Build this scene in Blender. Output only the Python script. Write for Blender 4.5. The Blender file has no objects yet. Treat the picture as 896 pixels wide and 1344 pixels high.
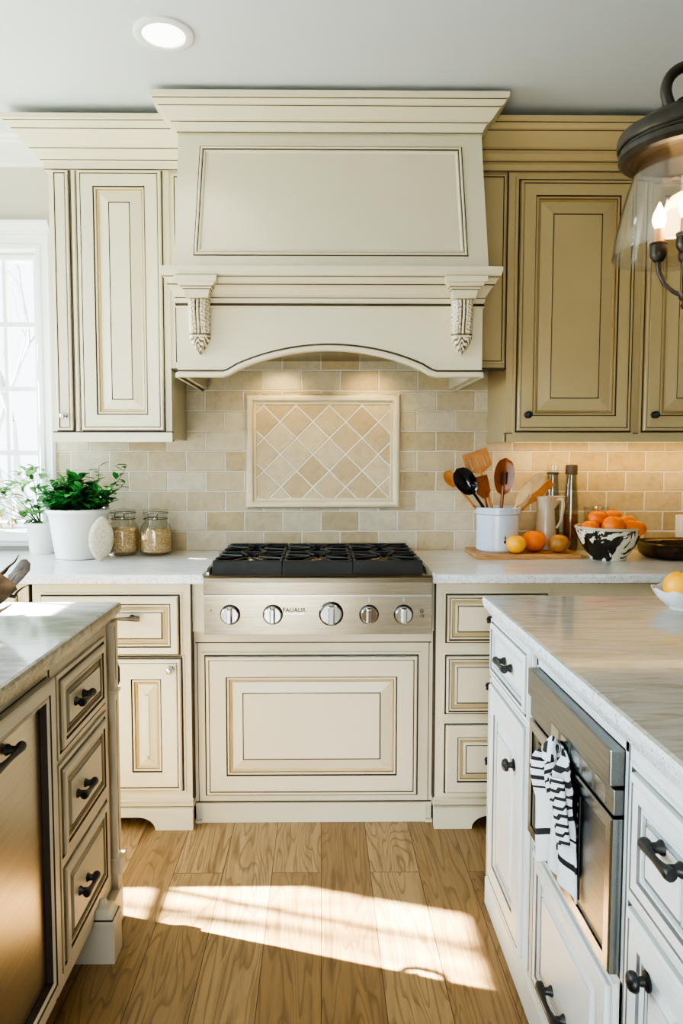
import bpy, bmesh, math, random
from mathutils import Vector, Matrix, noise
random.seed(7)
SC = bpy.context.scene
COL = SC.collection
PI = math.pi
V = Vector

# ------------------------------------------------------------------ materials
def lin(r, g, b):
    f = lambda c: (c/255/12.92) if c/255 <= .04045 else ((c/255+.055)/1.055)**2.4
    return (f(r), f(g), f(b), 1)

class NT:
    def __init__(s, name):
        s.m = bpy.data.materials.new(name); s.m.use_nodes = True
        s.t = s.m.node_tree; s.t.nodes.clear()
        s.out = s.n('ShaderNodeOutputMaterial')
    def n(s, typ, **kw):
        nd = s.t.nodes.new(typ)
        for k, v in kw.items():
            if k in nd.inputs.keys(): nd.inputs[k].default_value = v
            else: setattr(nd, k, v)
        return nd
    def l(s, a, b): s.t.links.new(a, b)
    def bsdf(s, **kw):
        b = s.n('ShaderNodeBsdfPrincipled')
        for k, v in kw.items(): b.inputs[k].default_value = v
        s.l(b.outputs[0], s.out.inputs[0]); s.b = b
        return b
    def coord(s, scale=(1, 1, 1), rot=(0, 0, 0), loc=(0, 0, 0), out='Object'):
        tc = s.n('ShaderNodeTexCoord'); mp = s.n('ShaderNodeMapping')
        mp.inputs['Scale'].default_value = scale; mp.inputs['Rotation'].default_value = rot; mp.inputs['Location'].default_value = loc
        s.l(tc.outputs[out], mp.inputs[0]); return mp.outputs[0]
    def noise(s, vec, scale=5, detail=4, rough=.5, dist=0):
        n = s.n('ShaderNodeTexNoise', Scale=scale, Detail=detail, Roughness=rough, Distortion=dist)
        s.l(vec, n.inputs['Vector']); return n
    def ramp(s, fac, stops):
        r = s.n('ShaderNodeValToRGB'); e = r.color_ramp.elements
        while len(e) < len(stops): e.new(.5)
        for i, (p, c) in enumerate(stops):
            e[i].position = p; e[i].color = c if len(c) == 4 else (*c, 1)
        s.l(fac, r.inputs[0]); return r.outputs[0]
    def mix(s, fac, a, b, mode='MIX'):
        m = s.n('ShaderNodeMix', data_type='RGBA', blend_type=mode)
        for i, x in ((0, fac), (6, a), (7, b)):
            if hasattr(x, 'is_linked'): s.l(x, m.inputs[i])
            else: m.inputs[i].default_value = x
        return m.outputs[2]
    def bump(s, h, strength=.2, dist=.01):
        b = s.n('ShaderNodeBump', Strength=strength, Distance=dist)
        s.l(h, b.inputs['Height']); s.l(b.outputs[0], s.b.inputs['Normal']); return b

M = {}
def plain(name, col, rough=.5, metal=0, var=.06, vscale=6, bump=0, bscale=40, **kw):
    t = NT(name); b = t.bsdf(Roughness=rough, Metallic=metal, **kw)
    c = t.coord(); n = t.noise(c, vscale, 3)
    lo = tuple(x*(1-var) for x in col[:3]) + (1,); hi = tuple(min(1, x*(1+var)) for x in col[:3]) + (1,)
    t.l(t.ramp(n.outputs[0], [(.3, lo), (.7, hi)]), b.inputs['Base Color'])
    if bump:
        n2 = t.noise(c, bscale, 4); t.bump(n2.outputs[0], bump, .004)
    M[name] = t.m; return t

plain('cream_paint', lin(214, 207, 182), .42, var=.03, vscale=3)
plain('cream_wash', lin(186, 168, 128), .45, var=.06, vscale=9)
plain('wash_in_shade', lin(150, 128, 88), .45, var=.06, vscale=9)  # cream glaze wash darkened to match the shaded right wall cabinet
plain('white_wash', lin(206, 212, 212), .4, var=.04, vscale=9)
plain('greige_wash', lin(150, 136, 108), .45, var=.06, vscale=9)
plain('cream_in_shade', lin(176, 158, 120), .42, var=.03, vscale=3)  # same cream paint, with the right wall cabinet's shade put into the colour
plain('greige_paint', lin(190, 182, 163), .38, var=.03, vscale=3)
plain('white_paint', lin(232, 236, 234), .38, var=.02, vscale=3)
plain('glaze', lin(58, 44, 28), .6, var=.15, vscale=20)
plain('glaze_grey', lin(112, 116, 116), .6, var=.15, vscale=20)
plain('trim_white', lin(240, 243, 243), .4, var=.01)
plain('wall_grey', lin(178, 174, 164), .8, var=.02)
plain('ceiling_white', lin(206, 213, 221), .85, var=.01)
plain('black_iron', lin(26, 26, 28), .38, var=.2, vscale=30)
plain('lamp_iron', lin(52, 47, 42), .4, metal=.6, var=.3, vscale=40)
plain('pewter', lin(92, 84, 76), .28, metal=.9, var=.35, vscale=60)
plain('black_gloss', lin(14, 14, 16), .12, var=.1)
plain('chrome', lin(225, 225, 225), .1, metal=1, var=.02)
plain('white_ceramic', lin(240, 240, 238), .18, var=.01)
plain('grey_ceramic', lin(198, 206, 216), .16, var=.03, vscale=14)
plain('cream_ceramic', lin(196, 184, 158), .25, var=.03)
plain('brass_sleeve', lin(168, 128, 78), .35, metal=.6)
plain('soil', lin(40, 30, 22), .9, var=.3, vscale=60, bump=.6)
plain('stem', lin(66, 96, 44), .6, var=.2)
plain('bark', lin(122, 126, 132), .9, var=.25, vscale=8)
plain('orange_skin', lin(222, 112, 0), .38, var=.12, vscale=14, bump=.35, bscale=260)
plain('yellow_skin', lin(244, 176, 34), .38, var=.08, vscale=14, bump=.3, bscale=260)
plain('brown_skin', lin(164, 112, 46), .4, var=.25, vscale=30, bump=.2, bscale=90)
plain('stem_green', lin(82, 92, 40), .7)
plain('light_wood', lin(222, 186, 132), .5, var=.12, vscale=24)
plain('mid_wood', lin(176, 118, 62), .42, var=.25, vscale=24)
plain('red_wood', lin(128, 66, 26), .3, var=.3, vscale=24)
plain('dark_brown', lin(46, 30, 20), .25, var=.3, vscale=18)
plain('drift_wood', lin(108, 90, 70), .6, var=.4, vscale=28, bump=.5, bscale=60)
plain('drift_dark', lin(66, 52, 38), .75, var=.6, vscale=34, bump=.8, bscale=70)
plain('textured_white', lin(204, 196, 174), .8, var=.2, vscale=110, bump=.5, bscale=200)
plain('plastic_white', lin(236, 232, 220), .35, var=.01)
plain('blossom', lin(250, 206, 150), .6, var=.1)
plain('lawn', lin(196, 204, 190), .95, var=.15, vscale=2)
plain('cork_cap', lin(60, 52, 44), .5, var=.1)
plain('amber_oil', lin(150, 92, 34), .2, var=.1)
plain('clay_inside', lin(60, 60, 60), .5)

def grain(name, a, b, scale, rough=.45):
    t = NT(name); bs = t.bsdf(Roughness=rough)
    n = t.noise(t.coord(scale=scale), 6, 6, .6, .6)
    t.l(t.ramp(n.outputs[0], [(.3, a), (.7, b)]), bs.inputs['Base Color']); t.bump(n.outputs[0], .15, .003)
    M[name] = t.m
grain('board_wood', lin(150, 98, 52), lin(202, 158, 104), (3, 30, 30))

def leafmat(name, a, b):
    t = NT(name); bs = t.bsdf(Roughness=.4)
    n = t.noise(t.coord(), 30, 2)
    t.l(t.ramp(n.outputs[0], [(.32, a), (.68, b)]), bs.inputs['Base Color'])
    bs.inputs['Subsurface Weight'].default_value = 0
    tr = t.n('ShaderNodeBsdfTranslucent'); tr.inputs[0].default_value = b
    mx = t.n('ShaderNodeMixShader'); mx.inputs[0].default_value = .25
    t.l(bs.outputs[0], mx.inputs[1]); t.l(tr.outputs[0], mx.inputs[2]); t.l(mx.outputs[0], t.out.inputs[0])
    M[name] = t.m
leafmat('leaf_green', lin(18, 68, 28), lin(66, 140, 66))
leafmat('leaf_pale', lin(40, 104, 40), lin(112, 164, 88))

def tiles(name, w, h, rot, offset, c1, c2, c3, mortar, msize):
    t = NT(name); b = t.bsdf(Roughness=.55)
    tc = t.n('ShaderNodeTexCoord'); sp = t.n('ShaderNodeSeparateXYZ'); cb = t.n('ShaderNodeCombineXYZ')
    t.l(tc.outputs['Object'], sp.inputs[0]); t.l(sp.outputs[0], cb.inputs[0]); t.l(sp.outputs[2], cb.inputs[1])
    mp = t.n('ShaderNodeMapping'); mp.inputs['Rotation'].default_value = (0, 0, rot); mp.inputs['Location'].default_value = (.0, -.0385, 0)
    t.l(cb.outputs[0], mp.inputs[0])
    wob = t.noise(tc.outputs['Object'], 9, 3)
    ad = t.n('ShaderNodeMixRGB', blend_type='LINEAR_LIGHT'); ad.inputs[0].default_value = .0035
    t.l(mp.outputs[0], ad.inputs[1]); t.l(wob.outputs['Color'], ad.inputs[2])
    br = t.n('ShaderNodeTexBrick', offset=offset, squash=1.0)
    br.inputs['Scale'].default_value = 1; br.inputs['Brick Width'].default_value = w; br.inputs['Row Height'].default_value = h
    br.inputs['Mortar Size'].default_value = msize; br.inputs['Mortar Smooth'].default_value = .35; br.inputs['Bias'].default_value = 0
    br.inputs['Color1'].default_value = (0, 0, 0, 1); br.inputs['Color2'].default_value = (1, 1, 1, 1); br.inputs['Mortar'].default_value = (.5, .5, .5, 1)
    t.l(ad.outputs[0], br.inputs['Vector'])
    base = t.ramp(br.outputs['Color'], [(0, c1), (.55, c2), (1, c3)])
    cl = t.noise(tc.outputs['Object'], 22, 6, .65)
    shade = t.ramp(cl.outputs[0], [(.25, (.78, .76, .72)), (.5, (.97, .97, .97)), (.75, (1.1, 1.09, 1.06))])
    col = t.mix(1.0, base, shade, 'MULTIPLY')
    pit = t.noise(tc.outputs['Object'], 120, 3)
    col = t.mix(t.ramp(pit.outputs[0], [(.68, (0, 0, 0)), (.78, (.5, .5, .5))]), col, lin(236, 230, 214))
    col = t.mix(br.outputs['Fac'], col, mortar)
    t.l(col, b.inputs['Base Color'])
    mh = t.n('ShaderNodeMath', operation='MULTIPLY_ADD'); mh.inputs[1].default_value = -1.0
    t.l(br.outputs['Fac'], mh.inputs[0])
    ms = t.n('ShaderNodeMath', operation='MULTIPLY'); ms.inputs[1].default_value = .5; t.l(cl.outputs[0], ms.inputs[0])
    t.l(ms.outputs[0], mh.inputs[2])
    t.bump(mh.outputs[0], 1.0, .009); M[name] = t.m
tiles('travertine', .1765, .0922, 0, .5, lin(172, 152, 116), lin(192, 178, 147), lin(205, 196, 172), lin(226, 218, 200), .0040)
tiles('diamond_tile', .106, .106, PI/4, 0, lin(184, 162, 124), lin(198, 180, 144), lin(208, 194, 162), lin(240, 233, 214), .0052)

def stone(name, stops, stretch, sc, rough, speck):
    t = NT(name); b = t.bsdf(Roughness=rough)
    c = t.coord(scale=stretch)
    n = t.noise(c, sc, 8, .62, 1.2)
    col = t.ramp(n.outputs[0], stops)
    sn = t.noise(t.coord(), 170, 2)
    col = t.mix(t.ramp(sn.outputs[0], [(.62, (0, 0, 0)), (.70, (speck, speck, speck))]), col, lin(120, 116, 110))
    t.l(col, b.inputs['Base Color'])
    M[name] = t.m
stone('marble_white', [(.25, lin(206, 206, 204)), (.5, lin(226, 226, 222)), (.75, lin(238, 238, 236))], (1, 3, 3), 5, .12, .6)
stone('marble_left', [(.25, lin(150, 144, 132)), (.5, lin(186, 184, 178)), (.75, lin(214, 214, 212))], (1, 4, 4), 5, .1, .25)
stone('marble_vein', [(.22, lin(136, 128, 116)), (.42, lin(168, 161, 150)), (.55, lin(184, 181, 176)), (.66, lin(158, 146, 126)), (.8, lin(202, 201, 197))], (.8, 5.5, 3), 4.2, .09, .15)
stone('marble_edge', [(.25, lin(196, 202, 206)), (.5, lin(232, 236, 238)), (.75, lin(246, 248, 250))], (3, 3, 3), 14, .22, .9)
stone('granite_edge', [(.25, lin(120, 110, 92)), (.5, lin(158, 148, 128)), (.75, lin(184, 176, 160))], (3, 3, 3), 14, .25, .9)

def oak():
    t = NT('oak_floor'); b = t.bsdf(Roughness=.34)
    tc = t.n('ShaderNodeTexCoord'); mp = t.n('ShaderNodeMapping'); mp.inputs['Rotation'].default_value = (0, 0, PI/2)
    t.l(tc.outputs['Object'], mp.inputs[0])
    br = t.n('ShaderNodeTexBrick', offset=.37); br.offset_frequency = 2
    for k, v in (('Scale', 1), ('Brick Width', 1.15), ('Row Height', .165), ('Mortar Size', .0012), ('Mortar Smooth', .1)): br.inputs[k].default_value = v
    br.inputs['Color1'].default_value = (0, 0, 0, 1); br.inputs['Color2'].default_value = (1, 1, 1, 1); br.inputs['Mortar'].default_value = (.2, .2, .2, 1)
    t.l(mp.outputs[0], br.inputs['Vector'])
    base = t.ramp(br.outputs['Color'], [(0, lin(132, 104, 69)), (.5, lin(147, 119, 82)), (1, lin(160, 132, 95))])
    def stretched(sx, sy):
        sh = t.n('ShaderNodeMapping'); sh.inputs['Scale'].default_value = (sx, sy, 1); t.l(tc.outputs['Object'], sh.inputs[0])
        off = t.n('ShaderNodeMixRGB', blend_type='ADD'); off.inputs[0].default_value = 1; t.l(sh.outputs[0], off.inputs[1])
        sc = t.n('ShaderNodeMixRGB', blend_type='MULTIPLY'); sc.inputs[0].default_value = 1; sc.inputs[2].default_value = (7, 9, 5, 1)
        t.l(br.outputs['Color'], sc.inputs[1]); t.l(sc.outputs[0], off.inputs[2]); return off.outputs[0]
    g = t.noise(stretched(30, 2.2), 1.6, 7, .6, .6)
    big = t.noise(stretched(7.5, .8), 1.0, 2, .5, .3)          # contour lines of a slow noise make the cathedral grain
    ml = t.n('ShaderNodeMath', operation='MULTIPLY'); ml.inputs[1].default_value = 24.0; t.l(big.outputs[0], ml.inputs[0])
    ad = t.n('ShaderNodeMath', operation='MULTIPLY_ADD'); ad.inputs[1].default_value = .55; t.l(g.outputs[0], ad.inputs[0]); t.l(ml.outputs[0], ad.inputs[2])
    fr_ = t.n('ShaderNodeMath', operation='FRACT'); t.l(ad.outputs[0], fr_.inputs[0])
    col = t.mix(1.0, base, t.ramp(g.outputs[0], [(.3, (.64, .61, .56)), (.5, (.95, .95, .94)), (.72, (1.12, 1.12, 1.1))]), 'MULTIPLY')
    col = t.mix(t.ramp(fr_.outputs[0], [(0, (.6, .6, .6)), (.10, (.5, .5, .5)), (.34, (.0, .0, .0)), (.93, (0, 0, 0)), (1, (.40, .40, .40))]), col, lin(92, 66, 40))
    col = t.mix(br.outputs['Fac'], col, lin(70, 46, 24))
    t.l(col, b.inputs['Base Color']); t.bump(g.outputs[0], .10, .003); M['oak_floor'] = t.m
oak()

def steel(name, a, b, stretch, rough=.26):
    t = NT(name); bs = t.bsdf(Metallic=1.0, Roughness=rough)
    n = t.noise(t.coord(scale=stretch), 8, 4, .6)
    t.l(t.ramp(n.outputs[0], [(.3, a), (.7, b)]), bs.inputs['Base Color'])
    t.bump(n.outputs[0], .04, .002); M[name] = t.m
steel('steel', lin(140, 128, 108), lin(172, 161, 142), (1, 60, 60), .24)
steel('steel_light', lin(160, 162, 162), lin(188, 190, 190), (60, 1, 60), .25)
steel('steel_door', lin(168, 160, 146), lin(188, 181, 168), (60, 1, 60), .3)

def glassy(name, tint, gloss=.05, rough=.02, edge=.5):
    t = NT(name)
    tr = t.n('ShaderNodeBsdfTransparent'); tr.inputs[0].default_value = tint
    gl = t.n('ShaderNodeBsdfGlossy'); gl.inputs['Roughness'].default_value = rough
    lw = t.n('ShaderNodeLayerWeight'); lw.inputs[0].default_value = edge
    r = t.ramp(lw.outputs['Facing'], [(0, (gloss,)*3), (.6, (gloss*1.6,)*3), (1, (.75,)*3)])
    mx = t.n('ShaderNodeMixShader'); t.l(r, mx.inputs[0]); t.l(tr.outputs[0], mx.inputs[1]); t.l(gl.outputs[0], mx.inputs[2])
    t.l(mx.outputs[0], t.out.inputs[0]); M[name] = t.m
glassy('window_glass', (.96, .98, 1, 1), .03)
glassy('jar_glass', (.965, .975, .965, 1), .06)
glassy('bottle_glass', (.82, .83, .78, 1), .08)
glassy('lamp_glass', (.97, .95, .91, 1), .13, .04, .55)

def emit(name, col, s):
    t = NT(name); e = t.n('ShaderNodeEmission'); e.inputs[0].default_value = col; e.inputs[1].default_value = s
    t.l(e.outputs[0], t.out.inputs[0]); M[name] = t.m
emit('bulb_glow', (1, .70, .36, 1), 34)
emit('downlight_glow', (1, .97, .9, 1), 6)
emit('strip_glow', (1, .72, .36, 1), 5)

def grains_mat():
    t = NT('oats'); b = t.bsdf(Roughness=.8)
    v = t.n('ShaderNodeTexVoronoi', Scale=230); t.l(t.coord(), v.inputs['Vector'])
    t.l(t.ramp(v.outputs['Color'], [(.1, lin(176, 132, 78)), (.5, lin(218, 180, 126)), (.9, lin(240, 214, 170))]), b.inputs['Base Color'])
    t.bump(v.outputs['Distance'], .6, .004); M['oats'] = t.m
grains_mat()
def bowl_mat():
    t = NT('painted_bowl'); b = t.bsdf(Roughness=.16)
    n = t.noise(t.coord(), 13, 3, .55, 1.4)
    t.l(t.ramp(n.outputs[0], [(.515, lin(38, 32, 26)), (.535, lin(226, 220, 200))]), b.inputs['Base Color']); M['painted_bowl'] = t.m
bowl_mat()
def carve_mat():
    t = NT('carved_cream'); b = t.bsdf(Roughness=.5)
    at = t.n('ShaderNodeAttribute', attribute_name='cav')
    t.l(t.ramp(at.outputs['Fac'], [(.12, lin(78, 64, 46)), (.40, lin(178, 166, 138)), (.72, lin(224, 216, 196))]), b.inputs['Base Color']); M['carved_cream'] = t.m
carve_mat()
def towel_mat():
    t = NT('striped_cloth'); b = t.bsdf(Roughness=.9)
    at = t.n('ShaderNodeAttribute', attribute_name='cav')
    t.l(t.ramp(at.outputs['Fac'], [(.48, lin(36, 36, 40)), (.52, lin(232, 236, 238))]), b.inputs['Base Color'])
    n = t.noise(t.coord(), 300, 2); t.bump(n.outputs[0], .3, .002); M['striped_cloth'] = t.m
towel_mat()

# ------------------------------------------------------------------ mesh builder
class Fr:
    """plane frame: u, v in the plane, w outwards"""
    def __init__(s, O, U, Vv, N): s.O, s.U, s.V, s.N = V(O), V(U), V(Vv), V(N)
    def __call__(s, u, v, w=0): return s.O + s.U*u + s.V*v + s.N*w
def back(y): return Fr((0, y, 0), (1, 0, 0), (0, 0, 1), (0, -1, 0))     # faces the camera side
def east(x): return Fr((x, 0, 0), (0, 1, 0), (0, 0, 1), (1, 0, 0))      # faces +x
def west(x): return Fr((x, 0, 0), (0, 1, 0), (0, 0, 1), (-1, 0, 0))     # faces -x
def plan(z): return Fr((0, 0, z), (1, 0, 0), (0, 1, 0), (0, 0, 1))

def offset(poly, d, closed=True):
    """inset a polygon / offset a path to its left by d (mitred)"""
    n = len(poly); out = []
    for i in range(n):
        p = V(poly[i][:2])
        a = V(poly[i-1][:2]) if (closed or i > 0) else None
        b = V(poly[(i+1) % n][:2]) if (closed or i < n-1) else None
        ns = []
        for q, r_ in ((a, p), (p, b)):
            if q is None or r_ is None: continue
            e = (r_-q)
            if e.length < 1e-9: continue
            e.normalize(); ns.append(V((-e.y, e.x)))
        if len(ns) == 2:
            m = ns[0]+ns[1]; k = 1+ns[0].dot(ns[1])
            mv = m/max(k, .25)
        else: mv = ns[0]
        out.append((p.x+mv.x*d, p.y+mv.y*d))
    return out

class MB:
    def __init__(s): s.v, s.f, s.m, s.a = [], [], [], []
    def add(s, pts, att=None):
        i = len(s.v); s.v += [V(p) for p in pts]; s.a += (att if att else [0]*len(pts)); return list(range(i, i+len(pts)))
    def face(s, idx, m=0): s.f.append(tuple(idx)); s.m.append(m)
    def quad(s, *pts, m=0): s.face(s.add(pts), m)
    def box(s, x0, y0, z0, x1, y1, z1, m=0):
        i = s.add([(x0, y0, z0), (x1, y0, z0), (x1, y1, z0), (x0, y1, z0), (x0, y0, z1), (x1, y0, z1), (x1, y1, z1), (x0, y1, z1)])
        for q in ((3, 2, 1, 0), (4, 5, 6, 7), (0, 1, 5, 4), (1, 2, 6, 5), (2, 3, 7, 6), (3, 0, 4, 7)): s.face([i[k] for k in q], m)
        return s
    def bridge(s, A, B, m=0, closed=True):
        n = len(A)
        for k in range(n if closed else n-1): s.face((A[k], A[(k+1) % n], B[(k+1) % n], B[k]), m)
    def rings(s, fr, poly, prof, cap=0):
        prev = None
        for (d, w, m) in prof:
            cur = s.add([fr(u, v, w) for u, v in offset(poly, d)])
            if prev: s.bridge(prev, cur, m)
            prev = cur
        if cap is not None: s.face(prev, cap)
        return s
    def prism(s, fr, poly, w0, w1, m=0, mside=None):
        A = s.add([fr(u, v, w0) for u, v in poly]); B = s.add([fr(u, v, w1) for u, v in poly])
        s.face(A[::-1], m); s.face(B, m); s.bridge(A, B, m if mside is None else mside); return s
    def sweep(s, fr, path, prof, closed=False, caps=True):
        """prof: (offset to the LEFT of the path, height w, mat)"""
        rows = [s.add([fr(u, v, w) for u, v in offset(path, d, closed)]) for d, w, m in prof]
        for k in range(len(prof)-1): s.bridge(rows[k], rows[k+1], prof[k+1][2], closed)
        if caps and not closed:
            s.face([r[0] for r in rows]); s.face([r[-1] for r in rows][::-1])
        return s
    def lathe(s, prof, c=(0, 0, 0), axis=(0, 0, 1), n=24, m=0, mats=None, fn=None):
        ax = V(axis).normalized(); q = ax.to_track_quat('Z', 'Y'); c = V(c); prev = None
        for k, (r, z) in enumerate(prof):
            mm = mats[k] if mats else m
            if r < 1e-6: cur = s.add([c+q @ V((0, 0, z))])
            else:
                pts = []
                for j in range(n):
                    a = 2*PI*j/n; rr, zz = fn(r, z, a, k) if fn else (r, z)
                    pts.append(c+q @ V((rr*math.cos(a), rr*math.sin(a), zz)))
                cur = s.add(pts)
            if prev:
                if len(prev) == 1 and len(cur) > 1:
                    for j in range(n): s.face((prev[0], cur[j], cur[(j+1) % n]), mm)
                elif len(cur) == 1 and len(prev) > 1:
                    for j in range(n): s.face((prev[(j+1) % n], prev[j], cur[0]), mm)
                elif len(cur) > 1: s.bridge(prev, cur, mm)
            prev = cur
        return s
    def tube(s, pts, r, n=8, m=0, caps=True, flat=1.0):
        pts = [V(p) for p in pts]; N = len(pts); prev = None; up = None
        for k in range(N):
            t = (pts[min(k+1, N-1)]-pts[max(k-1, 0)]).normalized()
            if up is None:
                up = V((0, 0, 1)) if abs(t.z) < .9 else V((1, 0, 0))
            x = t.cross(up)
            if x.length < 1e-5: x = t.orthogonal()
            x.normalize(); y = x.cross(t).normalized(); up = y
            rr = r[k] if isinstance(r, (list, tuple)) else r
            cur = s.add([pts[k]+x*rr*math.cos(2*PI*j/n)+y*rr*flat*math.sin(2*PI*j/n) for j in range(n)])
            if prev: s.bridge(prev, cur, m)
            elif caps: s.face(cur[::-1], m)
            prev = cur
        if caps: s.face(prev, m)
        return s
    def ball(s, c, rx, ry, rz, n=20, k=12, m=0, dimple=0):
        prof = []
        for i in range(k+1):
            a = -PI/2+PI*i/k; prof.append((max(math.cos(a), 0) if 0 < i < k else 0, math.sin(a)))
        i0 = len(s.v); s.lathe(prof, (0, 0, 0), n=n, m=m)
        for i in range(i0, len(s.v)):
            p = s.v[i]; d = 0
            if dimple: d = -dimple*math.exp(-((1-p.z)/.05))
            s.v[i] = V((c[0]+p.x*rx, c[1]+p.y*ry, c[2]+(p.z+d)*rz))
        return s
    def build(s, name, mats, parent=None, smooth=None, bevel=0, attr=False, recalc=True):
        o_loc = V((0, 0, 0)); p = parent
        while p is not None: o_loc += p.location; p = p.parent
        me = bpy.data.meshes.new(name)
        me.from_pydata([v-o_loc for v in s.v], [], s.f)
        mats = mats if isinstance(mats, (list, tuple)) else [mats]
        for k in mats: me.materials.append(M[k])
        for i, pl in enumerate(me.polygons): pl.material_index = min(s.m[i], len(mats)-1)
        if attr:
            a = me.attributes.new('cav', 'FLOAT', 'POINT'); a.data.foreach_set('value', s.a)
        bm = bmesh.new(); bm.from_mesh(me)
        if recalc: bmesh.ops.recalc_face_normals(bm, faces=bm.faces)
        if smooth is not None:
            for f in bm.faces: f.smooth = True
            for e in bm.edges:
                if len(e.link_faces) == 2 and e.calc_face_angle(0) > math.radians(smooth): e.smooth = False
        bm.to_mesh(me); bm.free()
        o = bpy.data.objects.new(name, me); COL.objects.link(o)
        if parent is not None: o.parent = parent
        if bevel:
            b = o.modifiers.new('bevel', 'BEVEL'); b.width = bevel; b.segments = 2; b.limit_method = 'ANGLE'; b.angle_limit = math.radians(40)
        return o

def tag(o, label=None, cat=None, group=None, kind=None):
    for k, v in (('label', label), ('category', cat), ('group', group), ('kind', kind)):
        if v: o[k] = v
    return o
def thing(name, loc, label, cat, group=None):
    o = bpy.data.objects.new(name, None); COL.objects.link(o); o.location = loc; o.empty_display_size = .05
    return tag(o, label, cat, group)
def dup(root, loc, label=None, rz=None, scale=None):
    def cp(o, par):
        c = o.copy(); COL.objects.link(c); c.parent = par
        for ch in list(o.children): cp(ch, c)
        return c
    r = cp(root, None); r.location = loc
    if label: r['label'] = label
    if rz is not None: r.rotation_euler.z = rz
    if scale: r.scale = (scale,)*3
    return r
def rect(u0, v0, u1, v1): return [(u0, v0), (u1, v0), (u1, v1), (u0, v1)]
def struct(mb, name, mats, **kw):
    o = mb.build(name, mats, **kw); o['kind'] = 'structure'; return o

# ------------------------------------------------------------------ joinery
def door(fr, u0, v0, u1, v1, ring, field, parent, name='door', mats=('cream_paint', 'glaze'), t=.02, lw=.0035, outer=True):
    P = [(-.005, .0008, 1), (0, .0012, 1), (0, t-.004, 0), (.004, t, 0)]
    if outer: P += [(.011, t, 0), (.0135, t-.003, 1), (.015, t-.001, 0), (.017, t, 0)]
    P += [(ring-lw, t, 0), (ring, t-.006, 1), (ring+.002, t-.003, 0), (ring+.007, t-.003, 0), (ring+.009, t-.008, 2),
          (ring+.010, t-.009, 1), (ring+.013, t-.008, 2), (ring+.018, t-.011, 2), (ring+.020, t-.0125, 2)]
    if field:
        P += [(field-lw-.001, t-.003, 0), (field-.001, t-.0045, 1), (field, t-.002, 0)]
    mb = MB(); mb.rings(fr, rect(u0, v0, u1, v1), P)
    wash = {'cream_paint': 'cream_wash', 'cream_in_shade': 'wash_in_shade', 'white_paint': 'white_wash', 'greige_paint': 'greige_wash'}
    return mb.build(name, list(mats)+[wash[mats[0]]], parent)
def bead(mb, fr, u0, v0, u1, v1, d=.008, h=.004):
    """raised bead frame with a dark inner line round an opening"""
    mb.rings(fr, rect(u0-d, v0-d, u1+d, v1+d), [(0, 0, 0), (.0005, h, 0), (d-.003, h, 0), (d-.0025, .001, 1), (d, .001, 1)], cap=None)
def knob(fr, u, v, w, parent, r=.014, mat='pewter'):
    mb = MB(); mb.lathe([(0, 0), (r*.95, 0), (r*.95, .003), (r*.5, .006), (r*.42, .015), (r*.95, .019), (r, .024), (r*.8, .030), (r*.35, .033), (0, .0335)], fr(u, v, w), fr.N, 16)
    return mb.build('knob', mat, parent, smooth=40)
def pull(fr, u, v, w, parent, L=.10, mat='pewter'):
    mb = MB(); h = .021
    for sg in (-1, 1):
        mb.lathe([(0, 0), (.012, 0), (.011, .004), (.008, .008), (.008, h)], fr(u+sg*L*.34, v, w), fr.N, 12)
    pts, rs = [], []
    for k in range(17):
        x = -1+k/8; pts.append(fr(u+x*L/2, v, w+h+.005*(1-x*x)))
        rs.append(.0055+.0065*abs(x)**1.8 if abs(x) < .95 else .010)
    mb.tube(pts, rs, 10, flat=1.0)
    return mb.build('pull', mat, parent, smooth=40)

# ------------------------------------------------------------------ dimensions
YW = 3.28; CT = .965; CB = .932; CEIL = 2.75
XL, XR, YN = -2.4, 2.5, -1.9

# ------------------------------------------------------------------ setting
o = struct(MB().box(XL-.1, YN-.1, -.08, XR+.1, YW+.15, 0), 'floor', 'oak_floor')
o = struct(MB().box(XL-.1, YN-.1, CEIL, XR+.1, YW+.15, CEIL+.1), 'ceiling', 'ceiling_white')
WX0, WX1, WZ0, WZ1 = -2.02, -1.285, 1.06, 2.325
mb = MB()
e = .01
mb.box(WX1+e, YW, 0, XR+.1, YW+.14, CEIL); mb.box(XL-.1, YW, 0, WX0-e, YW+.14, CEIL)
mb.box(WX0-e, YW, 0, WX1+e, YW+.14, WZ0-e); mb.box(WX0-e, YW, WZ1+e, WX1+e, YW+.14, CEIL)
struct(mb, 'wall_back', 'wall_grey')
LY0, LY1, LZ0, LZ1 = 1.15, 2.98, 1.06, 2.43      # opening in the left wall
mb = MB()
mb.box(XL-.12, LY1, 0, XL, YW, CEIL); mb.box(XL-.12, YN, 0, XL, LY0, CEIL)
mb.box(XL-.12, LY0, 0, XL, LY1, LZ0); mb.box(XL-.12, LY0, LZ1, XL, LY1, CEIL)
struct(mb, 'wall_left', 'wall_grey')
struct(MB().box(XR, YN, 0, XR+.12, YW, CEIL), 'wall_right', 'wall_grey')
mb = MB()                                          # wall behind the camera; opening added and narrowed to control the fill light
mb.box(XL, YN-.12, 0, -1.7, YN, CEIL); mb.box(.1, YN-.12, 0, XR, YN, CEIL); mb.box(-1.7, YN-.12, 2.1, .1, YN, CEIL)
struct(mb, 'wall_front', 'wall_grey')
# tiled backsplash
mb = MB().box(-1.212, YW-.012, CT-.02, XR, YW, 1.95)
struct(mb, 'wall_backsplash', 'travertine')
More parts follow.
